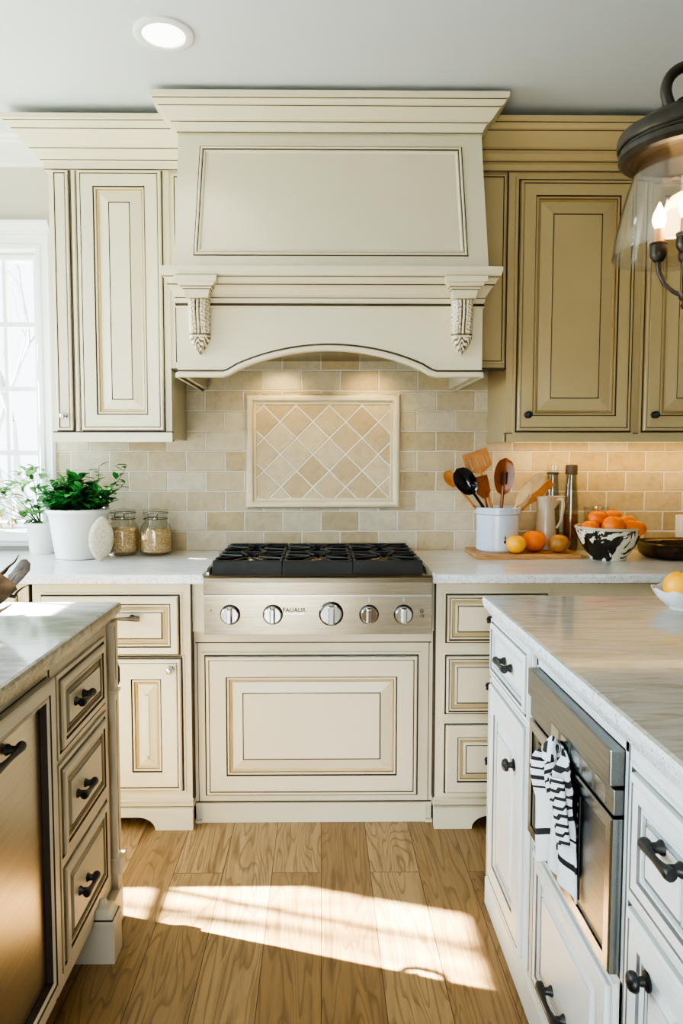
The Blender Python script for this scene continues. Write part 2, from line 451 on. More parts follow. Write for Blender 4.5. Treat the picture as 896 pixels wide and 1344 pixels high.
# white crown moulding along the wall beside the window
cp = [(0, 2.69, 0), (-.012, 2.69, 0), (-.014, 2.700, 0), (-.04, 2.704, 0), (-.08, 2.714, 0), (-.13, 2.728, 0), (-.16, 2.733, 0), (-.163, 2.738, 0), (-.19, 2.740, 0), (-.20, CEIL, 0)]
mb = MB().sweep(plan(0), [(XL, YW), (-1.0, YW)], cp); struct(mb, 'trim_1', 'trim_white')

# window in the back wall
def window(name, fr, u0, v0, u1, v1, cas, vb, hb, depth=.12, out=.02):
    mb = MB(); mb.rings(fr, rect(u0, v0, u1, v1), [(-cas, 0, 0), (-cas, out, 0), (-cas+.012, out+.006, 0), (-cas+.022, out, 0), (-.03, out-.004, 0), (-.022, out+.002, 0), (-.004, out, 0), (0, out-.004, 0), (0, -depth, 0)], cap=None)
    # head moulding and stool
    mb.sweep(Fr(fr.O+fr.V*(v1+cas-.012), fr.U, fr.N, fr.V), [(u1+cas+.0, 0), (u0-cas-.0, 0)][::-1], [(0, 0, 0), (.02, 0, 0), (.026, .01, 0), (.026, .02, 0), (.045, .04, 0), (.055, .045, 0), (.055, .058, 0), (0, .058, 0)])
    mb.prism(fr, rect(u0-cas-.0, v0-.045, u1+cas, v0-.005), 0, .05)
    root = mb.build(name, 'trim_white'); root['kind'] = 'structure'
    mb = MB(); W = -.05
    mb.rings(fr, rect(u0, v0, u1, v1), [(0, W, 0), (.012, W+.012, 0), (.03, W+.012, 0), (.034, W, 0), (.034, W-.04, 0)], cap=None)
    mb.build('window_sash', 'trim_white', root)
    mb = MB()
    for x in vb: mb.prism(fr, rect(x-.008, v0+.03, x+.008, v1-.03), W-.03, W)
    for z in hb: mb.prism(fr, rect(u0+.03, z-.011, u1-.03, z+.011), W-.028, W+.002)
    mb.build('muntin', 'trim_white', root)
    mb = MB(); mb.quad(fr(u0+.03, v0+.03, W-.015), fr(u1-.03, v0+.03, W-.015), fr(u1-.03, v1-.03, W-.015), fr(u0+.03, v1-.03, W-.015))
    mb.build('pane', 'window_glass', root)
    return root
window('window_1', back(YW), WX0, WZ0, WX1, WZ1, .073, [-1.455, -1.62, -1.785], [2.005, 1.71, 1.415])
window('window_2', east(XL), LY0, LZ0, LY1, LZ1, .07, [2.80, 2.57, 2.3, 1.9, 1.5], [1.6])

# outdoors: lawn and bare trees
struct(MB().box(-14, -6, -.35, 6, 16, -.3), 'ground', 'lawn')
def tree(loc, h, seed, label, spread=.5, r0=.07, depth=5):
    rnd = random.Random(seed)
    t = thing('bare_tree', loc, label, 'tree')
    tb, bb = MB(), MB(); base = V(loc)
    def grow(mb, p, d, L, r, k):
        pts = [p]; rs = [r]; q = p.copy(); dd = d.copy()
        for i in range(4):
            dd = (dd+V((rnd.uniform(-1, 1), rnd.uniform(-1, 1), rnd.uniform(-.3, .6)))*.16).normalized()
            q = q+dd*L/4; pts.append(q.copy()); rs.append(r*(1-.1*(i+1)))
        mb.tube(pts, rs, 6, caps=False)
        if k == 0: return
        for i in range(3 if k > 1 else 4):
            at = pts[rnd.choice((2, 3, 4))] if i else pts[4]
            nd = (dd+V((rnd.uniform(-1, 1), rnd.uniform(-1, 1), rnd.uniform(-.2, .8)))*spread*1.5).normalized()
            grow(bb, at, nd, L*rnd.uniform(.55, .8), rs[-1]*rnd.uniform(.55, .8), k-1)
    grow(tb, base, V((0, 0, 1)), h*.36, r0, depth)
    tb.build('trunk', 'bark', t, smooth=60); bb.build('branches', 'bark', t, smooth=60)
tree((-3.05, 7.0, -.3), 5.2, 3, 'slender bare tree outside the back window, left of the pair', r0=.06)
tree((-2.62, 6.3, -.3), 5.6, 11, 'bare grey tree with forked trunk outside the back window', r0=.06)
tree((-5.6, 3.6, -.3), 5.4, 5, 'unseen bare tree added outside the left window, its branches dappling the sun', r0=.05, spread=.6)  # unseen trees from here down added to break up the sun patch

tree((-3.5, 2.92, -.3), 4.6, 17, 'unseen slim young bare tree added close outside the left window to streak the sun, upright twigs', r0=.045, spread=.22)
tree((-4.0, 3.25, -.3), 5.0, 23, 'second unseen slim young bare tree added behind the first outside the left window', r0=.05, spread=.25)
tree((-3.8, 2.62, -.3), 4.8, 29, 'third unseen slim young bare tree added outside the left window, nearest the camera side', r0=.04, spread=.25)

# ------------------------------------------------------------------ upper cabinets
CRN = [(0, 2.548, 0), (.010, 2.548, 0), (.012, 2.5515, 1), (.012, 2.575, 0), (.022, 2.58, 0), (.024, 2.583, 1), (.030, 2.587, 0), (.040, 2.606, 0), (.052, 2.614, 0), (.054, 2.617, 1),
       (.064, 2.622, 0), (.090, 2.655, 0), (.100, 2.668, 0), (.102, 2.671, 1), (.110, 2.674, 0), (.116, 2.685, 0), (.122, 2.690, 0), (.124, 2.693, 1), (.130, 2.696, 0), (.130, 2.714, 0), (0, 2.714, 0)]
def crown(path, parent, prof=CRN, name='crown_moulding', mats=('cream_paint', 'glaze')):
    return MB().sweep(plan(0), path, prof).build(name, list(mats), parent)

F = back(2.95)
cab = thing('wall_cabinet', (-.86, 3.11, 1.458), 'cream glazed wall cabinet left of the range hood, beside the window', 'cabinet')
mb = MB().box(-1.10, 2.95, 1.47, -.615, 3.268, 2.56)
mb.prism(F, rect(-1.105, 1.458, -.612, 1.496), -.02, .012); mb.prism(F, rect(-1.103, 1.496, -.613, 1.501), -.02, .006, 1)
mb.prism(F, rect(-1.012, 1.503, -1.009, 2.55), -.01, .0012, 1); mb.prism(F, rect(-.990, 1.503, -.987, 2.55), -.01, .0012, 1)
mb.prism(F, rect(-1.006, 1.503, -.993, 2.55), -.01, .008)
mb.build('carcass', ['cream_paint', 'glaze'], cab)
d = door(F, -.979, 1.506, -.645, 2.545, .066, .128, cab); 
mb = MB(); mb.rings(F, rect(-1.082, 1.506, -1.018, 2.545), [(-.005, .0008, 1), (0, .001, 1), (0, .014, 0), (.003, .016, 0), (.009, .016, 0), (.012, .012, 1), (.014, .015, 0)])
d = mb.build('narrow_door', ['cream_paint', 'glaze'], cab); knob(F, -1.051, 1.564, .015, d, mat='chrome')
mb = MB().box(-.615, 2.958, 1.758, -.50, 2.985, 2.56)
Ff = back(2.958); mb.rings(Ff, rect(-.606, 1.775, -.505, 2.54), [(0, 0, 0), (.004, .004, 0), (.010, .004, 0), (.013, 0, 1), (.015, .001, 0)], cap=0)
mb.box(-.618, 2.95, 1.752, -.50, 2.99, 1.760, 1)
mb.build('filler_panel', ['cream_paint', 'glaze'], cab)
crown([(-1.10, 3.268), (-1.10, 2.95), (-.50, 2.95)], cab, [(-d_, z, m) for d_, z, m in CRN])

cab = thing('wall_cabinet', (1.33, 3.11, 1.458), 'cream glazed wall cabinet right of the hood, behind the lantern, with two doors', 'cabinet')
mb = MB().box(.765, 2.95, 1.47, 1.90, 3.268, 2.56)
mb.prism(F, rect(.762, 1.458, 1.90, 1.492), -.02, .01); mb.prism(F, rect(.764, 1.492, 1.90, 1.496), -.02, .005, 1)
mb.prism(F, rect(.757, 1.458, .766, 1.492), -.30, .01)
for u0, u1 in ((.811, 1.278), (1.335, 1.802)): bead(mb, F, u0-.004, 1.500, u1+.004, 2.517, .014, .006)
mb.build('carcass', ['cream_in_shade', 'glaze'], cab)
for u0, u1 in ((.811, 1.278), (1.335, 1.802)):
    d = door(F, u0, 1.504, u1, 2.513, .064, .137, cab, mats=('cream_in_shade', 'glaze')); knob(F, u0+.04, 1.569, .019, d, .015, 'black_iron')
mb = MB().box(.55, 2.958, 1.762, .765, 2.985, 2.56)
mb.rings(Ff, rect(.56, 1.780, .758, 2.545), [(0, 0, 0), (.004, .004, 0), (.010, .004, 0), (.013, 0, 1), (.015, .001, 0)])
mb.box(.55, 2.95, 1.756, .768, 2.99, 1.764, 1)
mb.box(.7605, 2.948, 1.76, .764, 2.96, 2.56, 1)
mb.build('filler_panel', ['cream_in_shade', 'glaze'], cab)
crown([(.50, 2.95), (1.90, 2.95)], cab, [(-d_, z, m) for d_, z, m in CRN], mats=('cream_in_shade', 'glaze'))
MB().box(.86, 3.10, 1.461, 1.86, 3.14, 1.4705).build('light_strip', 'strip_glow', cab)

# ------------------------------------------------------------------ range hood
hood = thing('range_hood', (.034, 3.0, 1.70), 'large cream range hood with tapered chimney, mantel shelf and arched apron', 'range hood')
HX0, HX1 = -.535, .604; HC = .0345
# apron with ogee arch
def arch(x):
    t = abs(x-HC)/.425
    if t >= 1: return 1.704
    R_ = .86; z = 1.802-(R_-math.sqrt(R_*R_-(t*.425)**2))
    k = max(0, (t-.80)/.20); k = k*k*(3-2*k)
    return max(1.704, z)*(1-k)+1.704*k
ax = [HX0+(HX1-HX0)*k/60 for k in range(61)]
poly = [(x, arch(x)) for x in ax] + [(HX1, 2.075), (HX0, 2.075)]
mb = MB(); A = back(2.68)
mb.prism(A, poly, -.022, 0)
mb.box(HX0, 2.70, 1.704, HX0+.02, 3.266, 2.075); mb.box(HX1-.02, 2.70, 1.704, HX1, 3.266, 2.075)
mb.build('apron', ['cream_paint', 'glaze'], hood)
mb = MB(); path = [(x, arch(x)) for x in ax]
mb.sweep(A, path, [(-.010, -.020, 0), (-.010, .010, 0), (-.004, .014, 0), (.006, .012, 0), (.010, .004, 0), (.013, .0015, 1), (.017, .0008, 1), (.017, -.002, 0), (-.010, -.020, 0)])
mb.sweep(plan(0), [(HX0, 2.69), (HX0, 3.266)], [(-.0, 1.694, 0), (.010, 1.694, 0), (.010, 1.71, 0), (0, 1.718, 0)])
mb.sweep(plan(0), [(HX1, 2.69), (HX1, 3.266)], [(-.0, 1.694, 0), (-.010, 1.694, 0), (-.010, 1.71, 0), (0, 1.718, 0)])
mb.build('arch_moulding', ['cream_paint', 'glaze'], hood)
MB().box(HX0+.02, 2.705, 1.83, HX1-.02, 3.262, 1.85).build('hood_liner', 'steel', hood)
# mantel shelf
mp = [(0, 1.948, 0), (.006, 1.948, 0), (.010, 1.954, 0), (.008, 1.960, 1), (.004, 1.965, 1), (.008, 1.969, 0), (.012, 1.976, 0), (.012, 1.982, 0), (.010, 1.985, 1), (.022, 1.994, 0), (.042, 2.014, 0), (.056, 2.020, 0), (.057, 2.024, 1),
      (.066, 2.030, 0), (.074, 2.040, 0), (.082, 2.043, 0), (.083, 2.046, 1), (.090, 2.050, 0), (.096, 2.062, 0), (.096, 2.078, 0), (0, 2.082, 0)]
def capm(w, z): return w
mb = MB().sweep(plan(0), [(HX0, 2.95), (HX0, 2.68), (HX1, 2.68), (HX1, 2.95)], [(-(d_ if True else 0)*(.45 if False else 1), z, m) for d_, z, m in mp])
for i in range(len(mb.v)):                         # the returns at the two ends project less than the front
    p = mb.v[i]
    if p.x < HX0: p.x = HX0+(p.x-HX0)*.40
    if p.x > HX1: p.x = HX1+(p.x-HX1)*.52
mb.build('mantel_shelf', ['cream_paint', 'glaze'], hood)
# tapered chimney
b0, b1, t1, t0 = V((-.538, 2.648, 2.082)), V((.617, 2.648, 2.082)), V((.608, 2.768, 2.64)), V((-.535, 2.768, 2.64))
mb = MB(); N = (b1-b0).cross(t0-b0).normalized(); vv = (V((0, 2.768, 2.64))-V((0, 2.648, 2.082))).normalized()
C_ = Fr((0, 2.648, 2.082), (1, 0, 0), vv, N); vl = (V((0, 2.768, 2.64))-V((0, 2.648, 2.082))).length
front = [(-.538, 0), (.617, 0), (.608, vl), (-.535, vl)]
pan = [(-.468, .052), (.544, .052), (.533, vl-.078), (-.455, vl-.078)]
A_ = mb.add([C_(u, v) for u, v in front]); B_ = mb.add([C_(u, v) for u, v in pan]); mb.bridge(A_, B_, 0)
mb.rings(C_, pan, [(0, 0, 0), (.0005, .001, 1), (.004, .001, 1), (.0045, .005, 0), (.009, .007, 0), (.013, .004, 0), (.0135, .0005, 1), (.0155, .0005, 1), (.019, .0035, 0), (.022, .003, 0), (.026, -.003, 0), (.028, -.004, 0)])
W_ = mb.add([(-.538, 3.266, 2.082), (.617, 3.266, 2.082), (.608, 3.266, 2.64), (-.535, 3.266, 2.64)])
mb.face((A_[0], A_[3], W_[3], W_[0])); mb.face((A_[1], W_[1], W_[2], A_[2])); mb.face((A_[3], A_[2], W_[2], W_[3]))
mb.box(-.540, 2.640, 2.080, .619, 2.70, 2.0865, 1)
mb.build('chimney', ['cream_paint', 'glaze'], hood)
hc = [(0, 2.612, 0), (.006, 2.612, 0), (.006, 2.616, 1), (.008, 2.622, 0), (.018, 2.640, 0), (.024, 2.643, 0), (.025, 2.646, 1), (.034, 2.650, 0), (.056, 2.680, 0), (.062, 2.684, 0), (.063, 2.687, 1), (.070, 2.690, 0), (.078, 2.704, 0), (.080, 2.707, 1), (.086, 2.709, 0), (.088, 2.728, 0), (0, 2.728, 0)]
mb = MB().sweep(plan(0), [(-.535, 3.268), (-.535, 2.758), (.604, 2.758), (.604, 3.268)], [(-d_, z, m) for d_, z, m in hc])
mb.build('crown_moulding', ['cream_paint', 'glaze'], hood)
# corbels
def corbel(xc):
    cp_ = thing  # corbel is a part of the hood: cap block above, carved body below
    mb = MB(); w2 = .040; nz, nx = 60, 26; z0, z1 = 1.776, 1.976
    rows = []; rnd = random.Random(5)
    for i in range(nz+1):
        t = i/nz; z = z1-(z1-z0)*t
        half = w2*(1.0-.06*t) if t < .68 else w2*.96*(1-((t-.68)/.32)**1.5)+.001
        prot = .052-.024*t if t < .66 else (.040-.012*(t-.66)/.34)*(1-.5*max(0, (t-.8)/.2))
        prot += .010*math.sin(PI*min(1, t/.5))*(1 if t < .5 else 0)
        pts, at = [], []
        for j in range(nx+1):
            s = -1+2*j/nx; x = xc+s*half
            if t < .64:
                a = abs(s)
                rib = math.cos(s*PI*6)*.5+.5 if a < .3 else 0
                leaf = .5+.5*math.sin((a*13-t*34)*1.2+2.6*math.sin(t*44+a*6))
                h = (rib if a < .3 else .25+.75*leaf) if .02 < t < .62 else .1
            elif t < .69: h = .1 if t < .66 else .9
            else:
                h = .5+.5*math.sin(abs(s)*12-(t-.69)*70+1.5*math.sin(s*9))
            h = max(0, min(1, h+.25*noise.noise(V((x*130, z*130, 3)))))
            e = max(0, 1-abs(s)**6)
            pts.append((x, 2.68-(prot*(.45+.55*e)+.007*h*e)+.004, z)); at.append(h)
        rows.append(mb.add(pts, at))
    for i in range(nz): mb.bridge(rows[i], rows[i+1], 0, closed=False)
    for jj in (0, -1):
        bk = mb.add([(mb.v[r[jj]].x, 2.684, mb.v[r[jj]].z) for r in rows], [.6]*len(rows))
        mb.bridge([r[jj] for r in rows], bk, 0, closed=False)
    tp = mb.add([(mb.v[k].x, 2.684, z1) for k in rows[0]], [.3]*(nx+1)); mb.bridge(rows[0], tp, 0, closed=False)
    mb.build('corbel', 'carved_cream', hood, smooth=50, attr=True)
    mb = MB()
    cpz = [(.0, 1.974, 0), (.0, 1.979, 1), (.004, 1.980, 0), (.004, 1.996, 0), (.010, 2.000, 0), (.011, 2.003, 1), (.018, 2.008, 0), (.019, 2.011, 1), (.026, 2.016, 0), (.028, 2.021, 0), (.036, 2.024, 0), (.038, 2.044, 0), (0, 2.046, 0)]
    mb.sweep(plan(0), [(xc-.040, 2.672), (xc-.040, 2.615), (xc+.040, 2.615), (xc+.040, 2.672)], [(-d_*.95, z, m) for d_, z, m in cpz])
    mb.box(xc-.041, 2.614, 1.973, xc+.041, 2.68, 2.044)
    mb.build('corbel_cap', ['cream_paint', 'glaze'], hood)
corbel(-.449); corbel(.524)

# ------------------------------------------------------------------ backsplash medallion and outlet
med = thing('tile_medallion', (.011, 3.266, 1.155), 'framed diamond tile panel on the backsplash above the rangetop', 'tile panel')
mb = MB(); W = back(YW-.012)
mb.rings(W, rect(-.344, 1.158, .366, 1.684), [(0, 0, 0), (.004, .012, 0), (.010, .022, 0), (.020, .026, 0), (.030, .022, 0), (.035, .012, 0), (.036, .006, 0), (.042, .010, 0), (.047, .010, 0), (.050, .003, 0), (.052, 0, 0)], cap=None)
plain('pencil_tile', lin(222, 210, 180), .45, var=.06, vscale=18, bump=.15, bscale=50)
mb.build('frame', 'pencil_tile', med, smooth=35)
MB().box(-.294, YW-.016, 1.208, .316, YW-.011, 1.634).build('tile_field', 'diamond_tile', med)
out = thing('wall_outlet', (1.70, 3.268, 1.07), 'white outlet plate on the backsplash at the right edge', 'outlet')
MB().prism(W, rect(1.648, 1.022, 1.768, 1.128), 0, .006).build('plate', 'plastic_white', out, bevel=.002)
for u in (1.685, 1.731): MB().prism(W, rect(u-.016, 1.045, u+.016, 1.105), .004, .009).build('socket', 'plastic_white', out, bevel=.002)

# ------------------------------------------------------------------ base cabinets
BM = [(0, .075, 0), (.004, .080, 0), (.006, .083, 1), (.010, .088, 0), (.012, .098, 0), (.016, .102, 0), (.018, .110, 0), (0, .112, 0)]
def foot_board(fr, u0, u1, arcs, h=.078, th=.03, m=0):
    """plinth board with quarter-round cut-outs: arcs = list of (ua, ub, quarter_at) with the curve on the named side"""
    pts = [(u0, 0)]
    for ua, ub, side in arcs:
        r = .05; hh = .05
        if side in ('l', 'b'): pts += [(ua+r*1.3*(1-math.cos(a*PI/16)), hh*math.sin(a*PI/16)) for a in range(9)]
        else: pts += [(ua, 0), (ua, hh)]
        if side in ('r', 'b'): pts += [(ub-r*1.3*(1-math.cos(a*PI/16)), hh*math.sin(a*PI/16)) for a in range(8, -1, -1)]
        else: pts += [(ub, hh), (ub, 0)]
    pts += [(u1, 0), (u1, h), (u0, h)]
    return MB().prism(fr, pts, -th, 0)
B = back(2.60)
def base_left(u0, u1, doors, knobs, label):
    c = thing('base_cabinet', ((u0+u1)/2, 2.9, 0), label, 'cabinet')
    mb = MB().box(u0, 2.60, .075, u1, 3.262, CB)
    bead(mb, B, u0+.035, .664, u1-.044, .886, .010, .004); bead(mb, B, doors[0][0], .146, doors[-1][1], .650, .010, .004)
    mb.prism(B, rect(u1-.004, .1, u1+.0005, CB), -.05, .0006, 1); mb.prism(B, rect(u0, CB-.006, u1, CB), -.05, .001, 1)
    mb.build('carcass', ['cream_paint', 'glaze'], c)
    dr = door(B, u0+.038, .667, u1-.047, .883, .030, .062, c, 'drawer', outer=False); pull(B, (u0+u1)/2+.01, .806, .0165, dr, .20)
    for (a, b), k in zip(doors, knobs):
        dd = door(B, a+.003, .149, b-.003, .647, .075, .135, c); knob(B, k, .612, .019, dd, .014, 'chrome')
    MB().sweep(plan(0), [(u0, 2.60), (u1, 2.60)], [(-d_, z, m) for d_, z, m in BM]).build('base_moulding', ['cream_paint', 'glaze'], c)
    foot_board(back(2.575), u0, u1, [(u0+.14, u1-.14, 'b')]).build('plinth', ['cream_paint', 'glaze'], c)
    MB().box(u0, 2.66, 0, u1, 2.68, .078).build('toe_kick', 'dark_brown', c)
    return c
base_left(-1.065, -.480, [(-1.04, -.785), (-.778, -.517)], [-.82, -.556], 'cream base cabinet left of the rangetop with one drawer over two doors')
base_left(-2.38, -1.075, [(-2.34, -1.76), (-1.74, -1.12)], [-1.80, -1.70], 'cream base cabinet under the window, behind the left island')
# middle cabinet under the rangetop
c = thing('base_cabinet', (-.03, 2.9, 0), 'cream base cabinet under the rangetop with one wide raised panel', 'cabinet')
Mf = back(2.64)
mb = MB().box(-.479, 2.64, .0, .423, 3.262, .745)
mb.box(-.479, 2.615, .745, -.431, 3.262, CB); mb.box(.410, 2.615, .745, .423, 3.262, CB)
mb.prism(Mf, rect(-.474, .694, .418, .698), -.01, .001, 1); mb.prism(Mf, rect(.408, .08, .4105, .694), -.01, .001, 1); mb.prism(Mf, rect(-.468, .08, -.4655, .694), -.01, .001, 1)
bead(mb, Mf, -.437, .108, .366, .648, .012, .007)
mb.build('carcass', ['cream_paint', 'glaze'], c)
door(Mf, -.434, .111, .363, .645, .079, .142, c, 'panel_front', outer=True)
mb = MB(); mb.prism(back(2.63), rect(-.455, 0, .40, .066), -.02, 0); mb.prism(back(2.625), rect(-.479, 0, -.455, .010), -.03, 0); mb.prism(back(2.625), rect(.40, 0, .424, .010), -.03, 0)
mb.prism(Mf, rect(-.478, .066, .422, .076), -.01, .014); mb.prism(Mf, rect(-.478, .076, .422, .080), -.01, .003, 1)
mb.build('plinth', ['cream_paint', 'glaze'], c)
# right base cabinet
c = thing('base_cabinet', (1.16, 2.9, 0), 'cream base cabinet right of the rangetop with three stacked drawers, behind the right island', 'cabinet')
mb = MB().box(.424, 2.60, .075, 1.90, 3.262, CB)
mb.prism(B, rect(.4235, .1, .428, CB), -.05, .0006, 1); mb.prism(B, rect(.424, CB-.006, 1.90, CB), -.05, .001, 1)
for z0, z1 in ((.707, .887), (.437, .657), (.132, .395)): bead(mb, B, .465, z0, .84, z1, .012, .005)
mb.build('carcass', ['cream_paint', 'glaze'], c)
for k, (z0, z1) in enumerate(((.707, .887), (.437, .657), (.132, .395))):
    dr = door(B, .468, z0+.003, .837, z1-.003, .010 if k < 2 else .045, .042 if k < 2 else .078, c, 'drawer', outer=False)
    pull(B, .652, (z0+z1)/2, .0165, dr, .085, 'black_iron')
MB().sweep(plan(0), [(.424, 2.60), (1.90, 2.60)], [(-d_, z, m) for d_, z, m in BM]).build('base_moulding', ['cream_paint', 'glaze'], c)
foot_board(back(2.575), .424, 1.90, [(.565, 1.76, 'b')]).build('plinth', ['cream_paint', 'glaze'], c)
MB().box(.424, 2.66, 0, 1.90, 2.68, .078).build('toe_kick', 'dark_brown', c)

# ------------------------------------------------------------------ worktops
def worktop(name, x0, y0, x1, y1, z0, z1, mats, label, ogee=False):
    mb = MB(); r = .006; P = plan(0)
    poly = rect(x0, y0, x1, y1)
    prof = [(.012, z0, 1), (.0, z0, 1), (-.002, z0+.004, 1), (-.002, z1-.010, 1), (0, z1-.004, 1), (.005, z1, 0)] if not ogee else \
           [(.03, z0, 1), (.014, z0, 1), (.010, z0+.010, 1), (.004, z0+.014, 1), (.002, z0+.020, 1), (0, z0+.026, 1), (-.001, z1-.010, 1), (.002, z1-.003, 1), (.008, z1, 0)]
    cur = mb.add([P(u, v, z0) for u, v in offset(poly, .05)]); mb.face(cur[::-1], 1); prev = cur
    for d_, z, m in prof:
        cur = mb.add([P(u, v, z) for u, v in offset(poly, d_)]); mb.bridge(prev, cur, m); prev = cur
    mb.face(prev, 0)
    return tag(mb.build(name, mats), label, 'countertop')
worktop('countertop', XL+.01, 2.572, -.432, 3.262, CB, CT, ['marble_white', 'marble_edge'], 'white marble countertop left of the rangetop under the window')
worktop('countertop', .412, 2.572, 1.92, 3.262, CB, CT, ['marble_white', 'marble_edge'], 'pale stone countertop right of the rangetop under the wall cabinet')

# ------------------------------------------------------------------ rangetop
rg = thing('rangetop', (-.01, 2.9, .745), 'stainless steel gas rangetop with five knobs and black grates', 'stove')
RX0, RX1, RF = -.427, .406, 2.555
mb = MB()
mb.box(RX0+.002, RF+.02, .748, RX1-.002, 3.258, .940)
mb.build('body', 'steel', rg)
mb = MB()
S = Fr((RX0, 0, 0), (0, 1, 0), (0, 0, 1), (1, 0, 0)); Wd = RX1-RX0
prof = [(RF+.03, .748), (RF, .748), (RF, .8905), (RF+.004, .892), (RF+.004, .894), (RF-.004, .896), (RF-.006, .940), (RF-.002, .956), (RF+.010, .963), (RF+.06, .963), (RF+.085, .948), (RF+.03, .94)]
mb.prism(S, prof, 0, Wd); mb.build('control_panel', 'steel', rg, bevel=.0015)
MB().prism(S, [(RF-.0008, .8885), (RF+.006, .8885), (RF+.006, .8945), (RF-.0008, .8945)], .002, Wd-.002).build('panel_seam', 'steel_light', rg)
mb = MB(); mb.box(RX0+.012, RF+.08, .935, RX1-.012, 3.20, .948); mb.build('drip_tray', 'black_gloss', rg)
for sx in (0, 1):                                   # stainless side trims
    x0 = RX0 if sx == 0 else RX1-.012
    MB().prism(Fr((x0, 0, 0), (0, 1, 0), (0, 0, 1), (1, 0, 0)), [(RF+.06, .94), (RF+.06, .968), (RF+.10, .980), (3.258, .982), (3.258, .94)], 0, .012).build('side_trim', 'steel_light', rg, bevel=.001)
MB().box(RX0+.012, 3.215, .94, RX1-.012, 3.258, .985).build('back_trim', 'steel', rg, bevel=.003)
R = back(RF)
def rknob(u, v, r):
    b = MB().lathe([(r*1.12, 0), (r*1.12, .003), (r*1.02, .007), (r*.98, .007)], R(u, v, 0), R.N, 28).build('bezel', 'black_gloss', rg, smooth=40)
    mb = MB().lathe([(r*.98, .002), (r*1.0, .012), (r*.94, .020), (r*.90, .021), (r*.86, .018), (r*.5, .018), (0, .018)], R(u, v, 0), R.N, 28)
    k = mb.build('control_knob', 'chrome', rg, smooth=40)
    mb = MB(); mb.rings(Fr(R(u, v, .017), R.U, R.V, R.N), rect(-r*.30, -r*.84, r*.30, r*.84), [(0, 0, 0), (.001, .020, 0), (.004, .024, 0)])
    mb.build('grip', 'chrome', k, bevel=.001)
for u, v, r in ((-.331, .822, .033), (-.176, .822, .033), (.037, .825, .040), (.175, .822, .032), (.301, .822, .032)): rknob(u, v, r)
for u in (-.331, -.176, .037, .175, .301): MB().prism(R, rect(u-.003, .868, u+.003, .884), 0, .002).build('knob_mark', 'steel_light', rg)
# badge lettering and the small marks at the two ends of the panel
def text(s, fr, u, v, w, size, mat, parent, name):
    cu = bpy.data.curves.new(name, 'FONT'); cu.body = s; cu.size = size; cu.extrude = .0008; cu.align_x = 'CENTER'; cu.align_y = 'CENTER'; cu.offset = size*.02
    o = bpy.data.objects.new(name, cu); COL.objects.link(o); cu.materials.append(M[mat])
    dg = bpy.context.evaluated_depsgraph_get(); me = bpy.data.meshes.new_from_object(o.evaluated_get(dg)); bpy.data.objects.remove(o)
    o = bpy.data.objects.new(name, me); COL.objects.link(o)
    mat4 = Matrix((fr.U, fr.V, fr.N)).transposed().to_4x4(); mat4.translation = fr(u, v, w)
    me.transform(mat4); me.transform(Matrix.Translation(-parent.location)); o.parent = parent
    if not me.materials: me.materials.append(M[mat])
    return o
text('FAUAUR', R, -.098, .838, .001, .022, 'black_iron', rg, 'badge')
MB().prism(R, rect(-.135, .822, -.060, .8265), 0, .0025).build('badge_bar', 'chrome', rg)
text('o', R, .368, .836, .0006, .026, 'black_iron', rg, 'marking'); text('rz', R, .370, .818, .0006, .017, 'black_iron', rg, 'marking')
text('r', R, -.400, .838, .0006, .018, 'black_iron', rg, 'marking')
# grates and burners
gw = (RX1-RX0-.034)/3
for i in range(3):
    g0 = RX0+.017+i*gw; g1 = g0+gw-.004; y0, y1 = RF+.10, 3.205; zt, zb = 1.004, .950
    mb = MB()
    # sloped front skirt
    mb.prism(Fr((g0, 0, 0), (0, 1, 0), (0, 0, 1), (1, 0, 0)), [(y0-.012, zb+.004), (y0+.010, zt-.002), (y0+.016, zt), (y0+.024, zt), (y0+.024, zb+.004)], 0, g1-g0)
    mb.box(g0, y0+.01, zt-.022, g0+.012, y1, zt-.004); mb.box(g1-.012, y0+.01, zt-.022, g1, y1, zt-.004)
    mb.box(g0, y1-.014, zb, g1, y1, zt); ym = (y0+y1)/2
    mb.box(g0, ym-.007, zt-.018, g1, ym+.007, zt)
    gc = (g0+g1)/2
    for yc in ((y0+ym)/2+.01, (ym+y1)/2):
        for k in range(8):
            a = k*PI/4+PI/8; ca, sa = math.cos(a), math.sin(a)
            tmax = min((g1-g0)/2/max(abs(ca), .01), (ym-y0)/2*.95/max(abs(sa), .01))
            p0 = V((gc+ca*.035, yc+sa*.035, zt-.004)); p1 = V((gc+ca*tmax, yc+sa*tmax, zt-.004))
            mb.tube([p0, p1], .0055, 6)
    mb.build('grate', 'black_iron', rg, bevel=.001)
    for yc in ((y0+ym)/2+.01, (ym+y1)/2):
        b = MB().lathe([(.055, .948), (.052, .956), (.040, .960), (.036, .964), (0, .964)], (gc, yc, 0), n=24).build('burner', 'steel', rg, smooth=40)
        MB().lathe([(.034, .963), (.036, .970), (.030, .975), (0, .976)], (gc, yc, 0), n=24).build('burner_cap', 'black_iron', b, smooth=40)

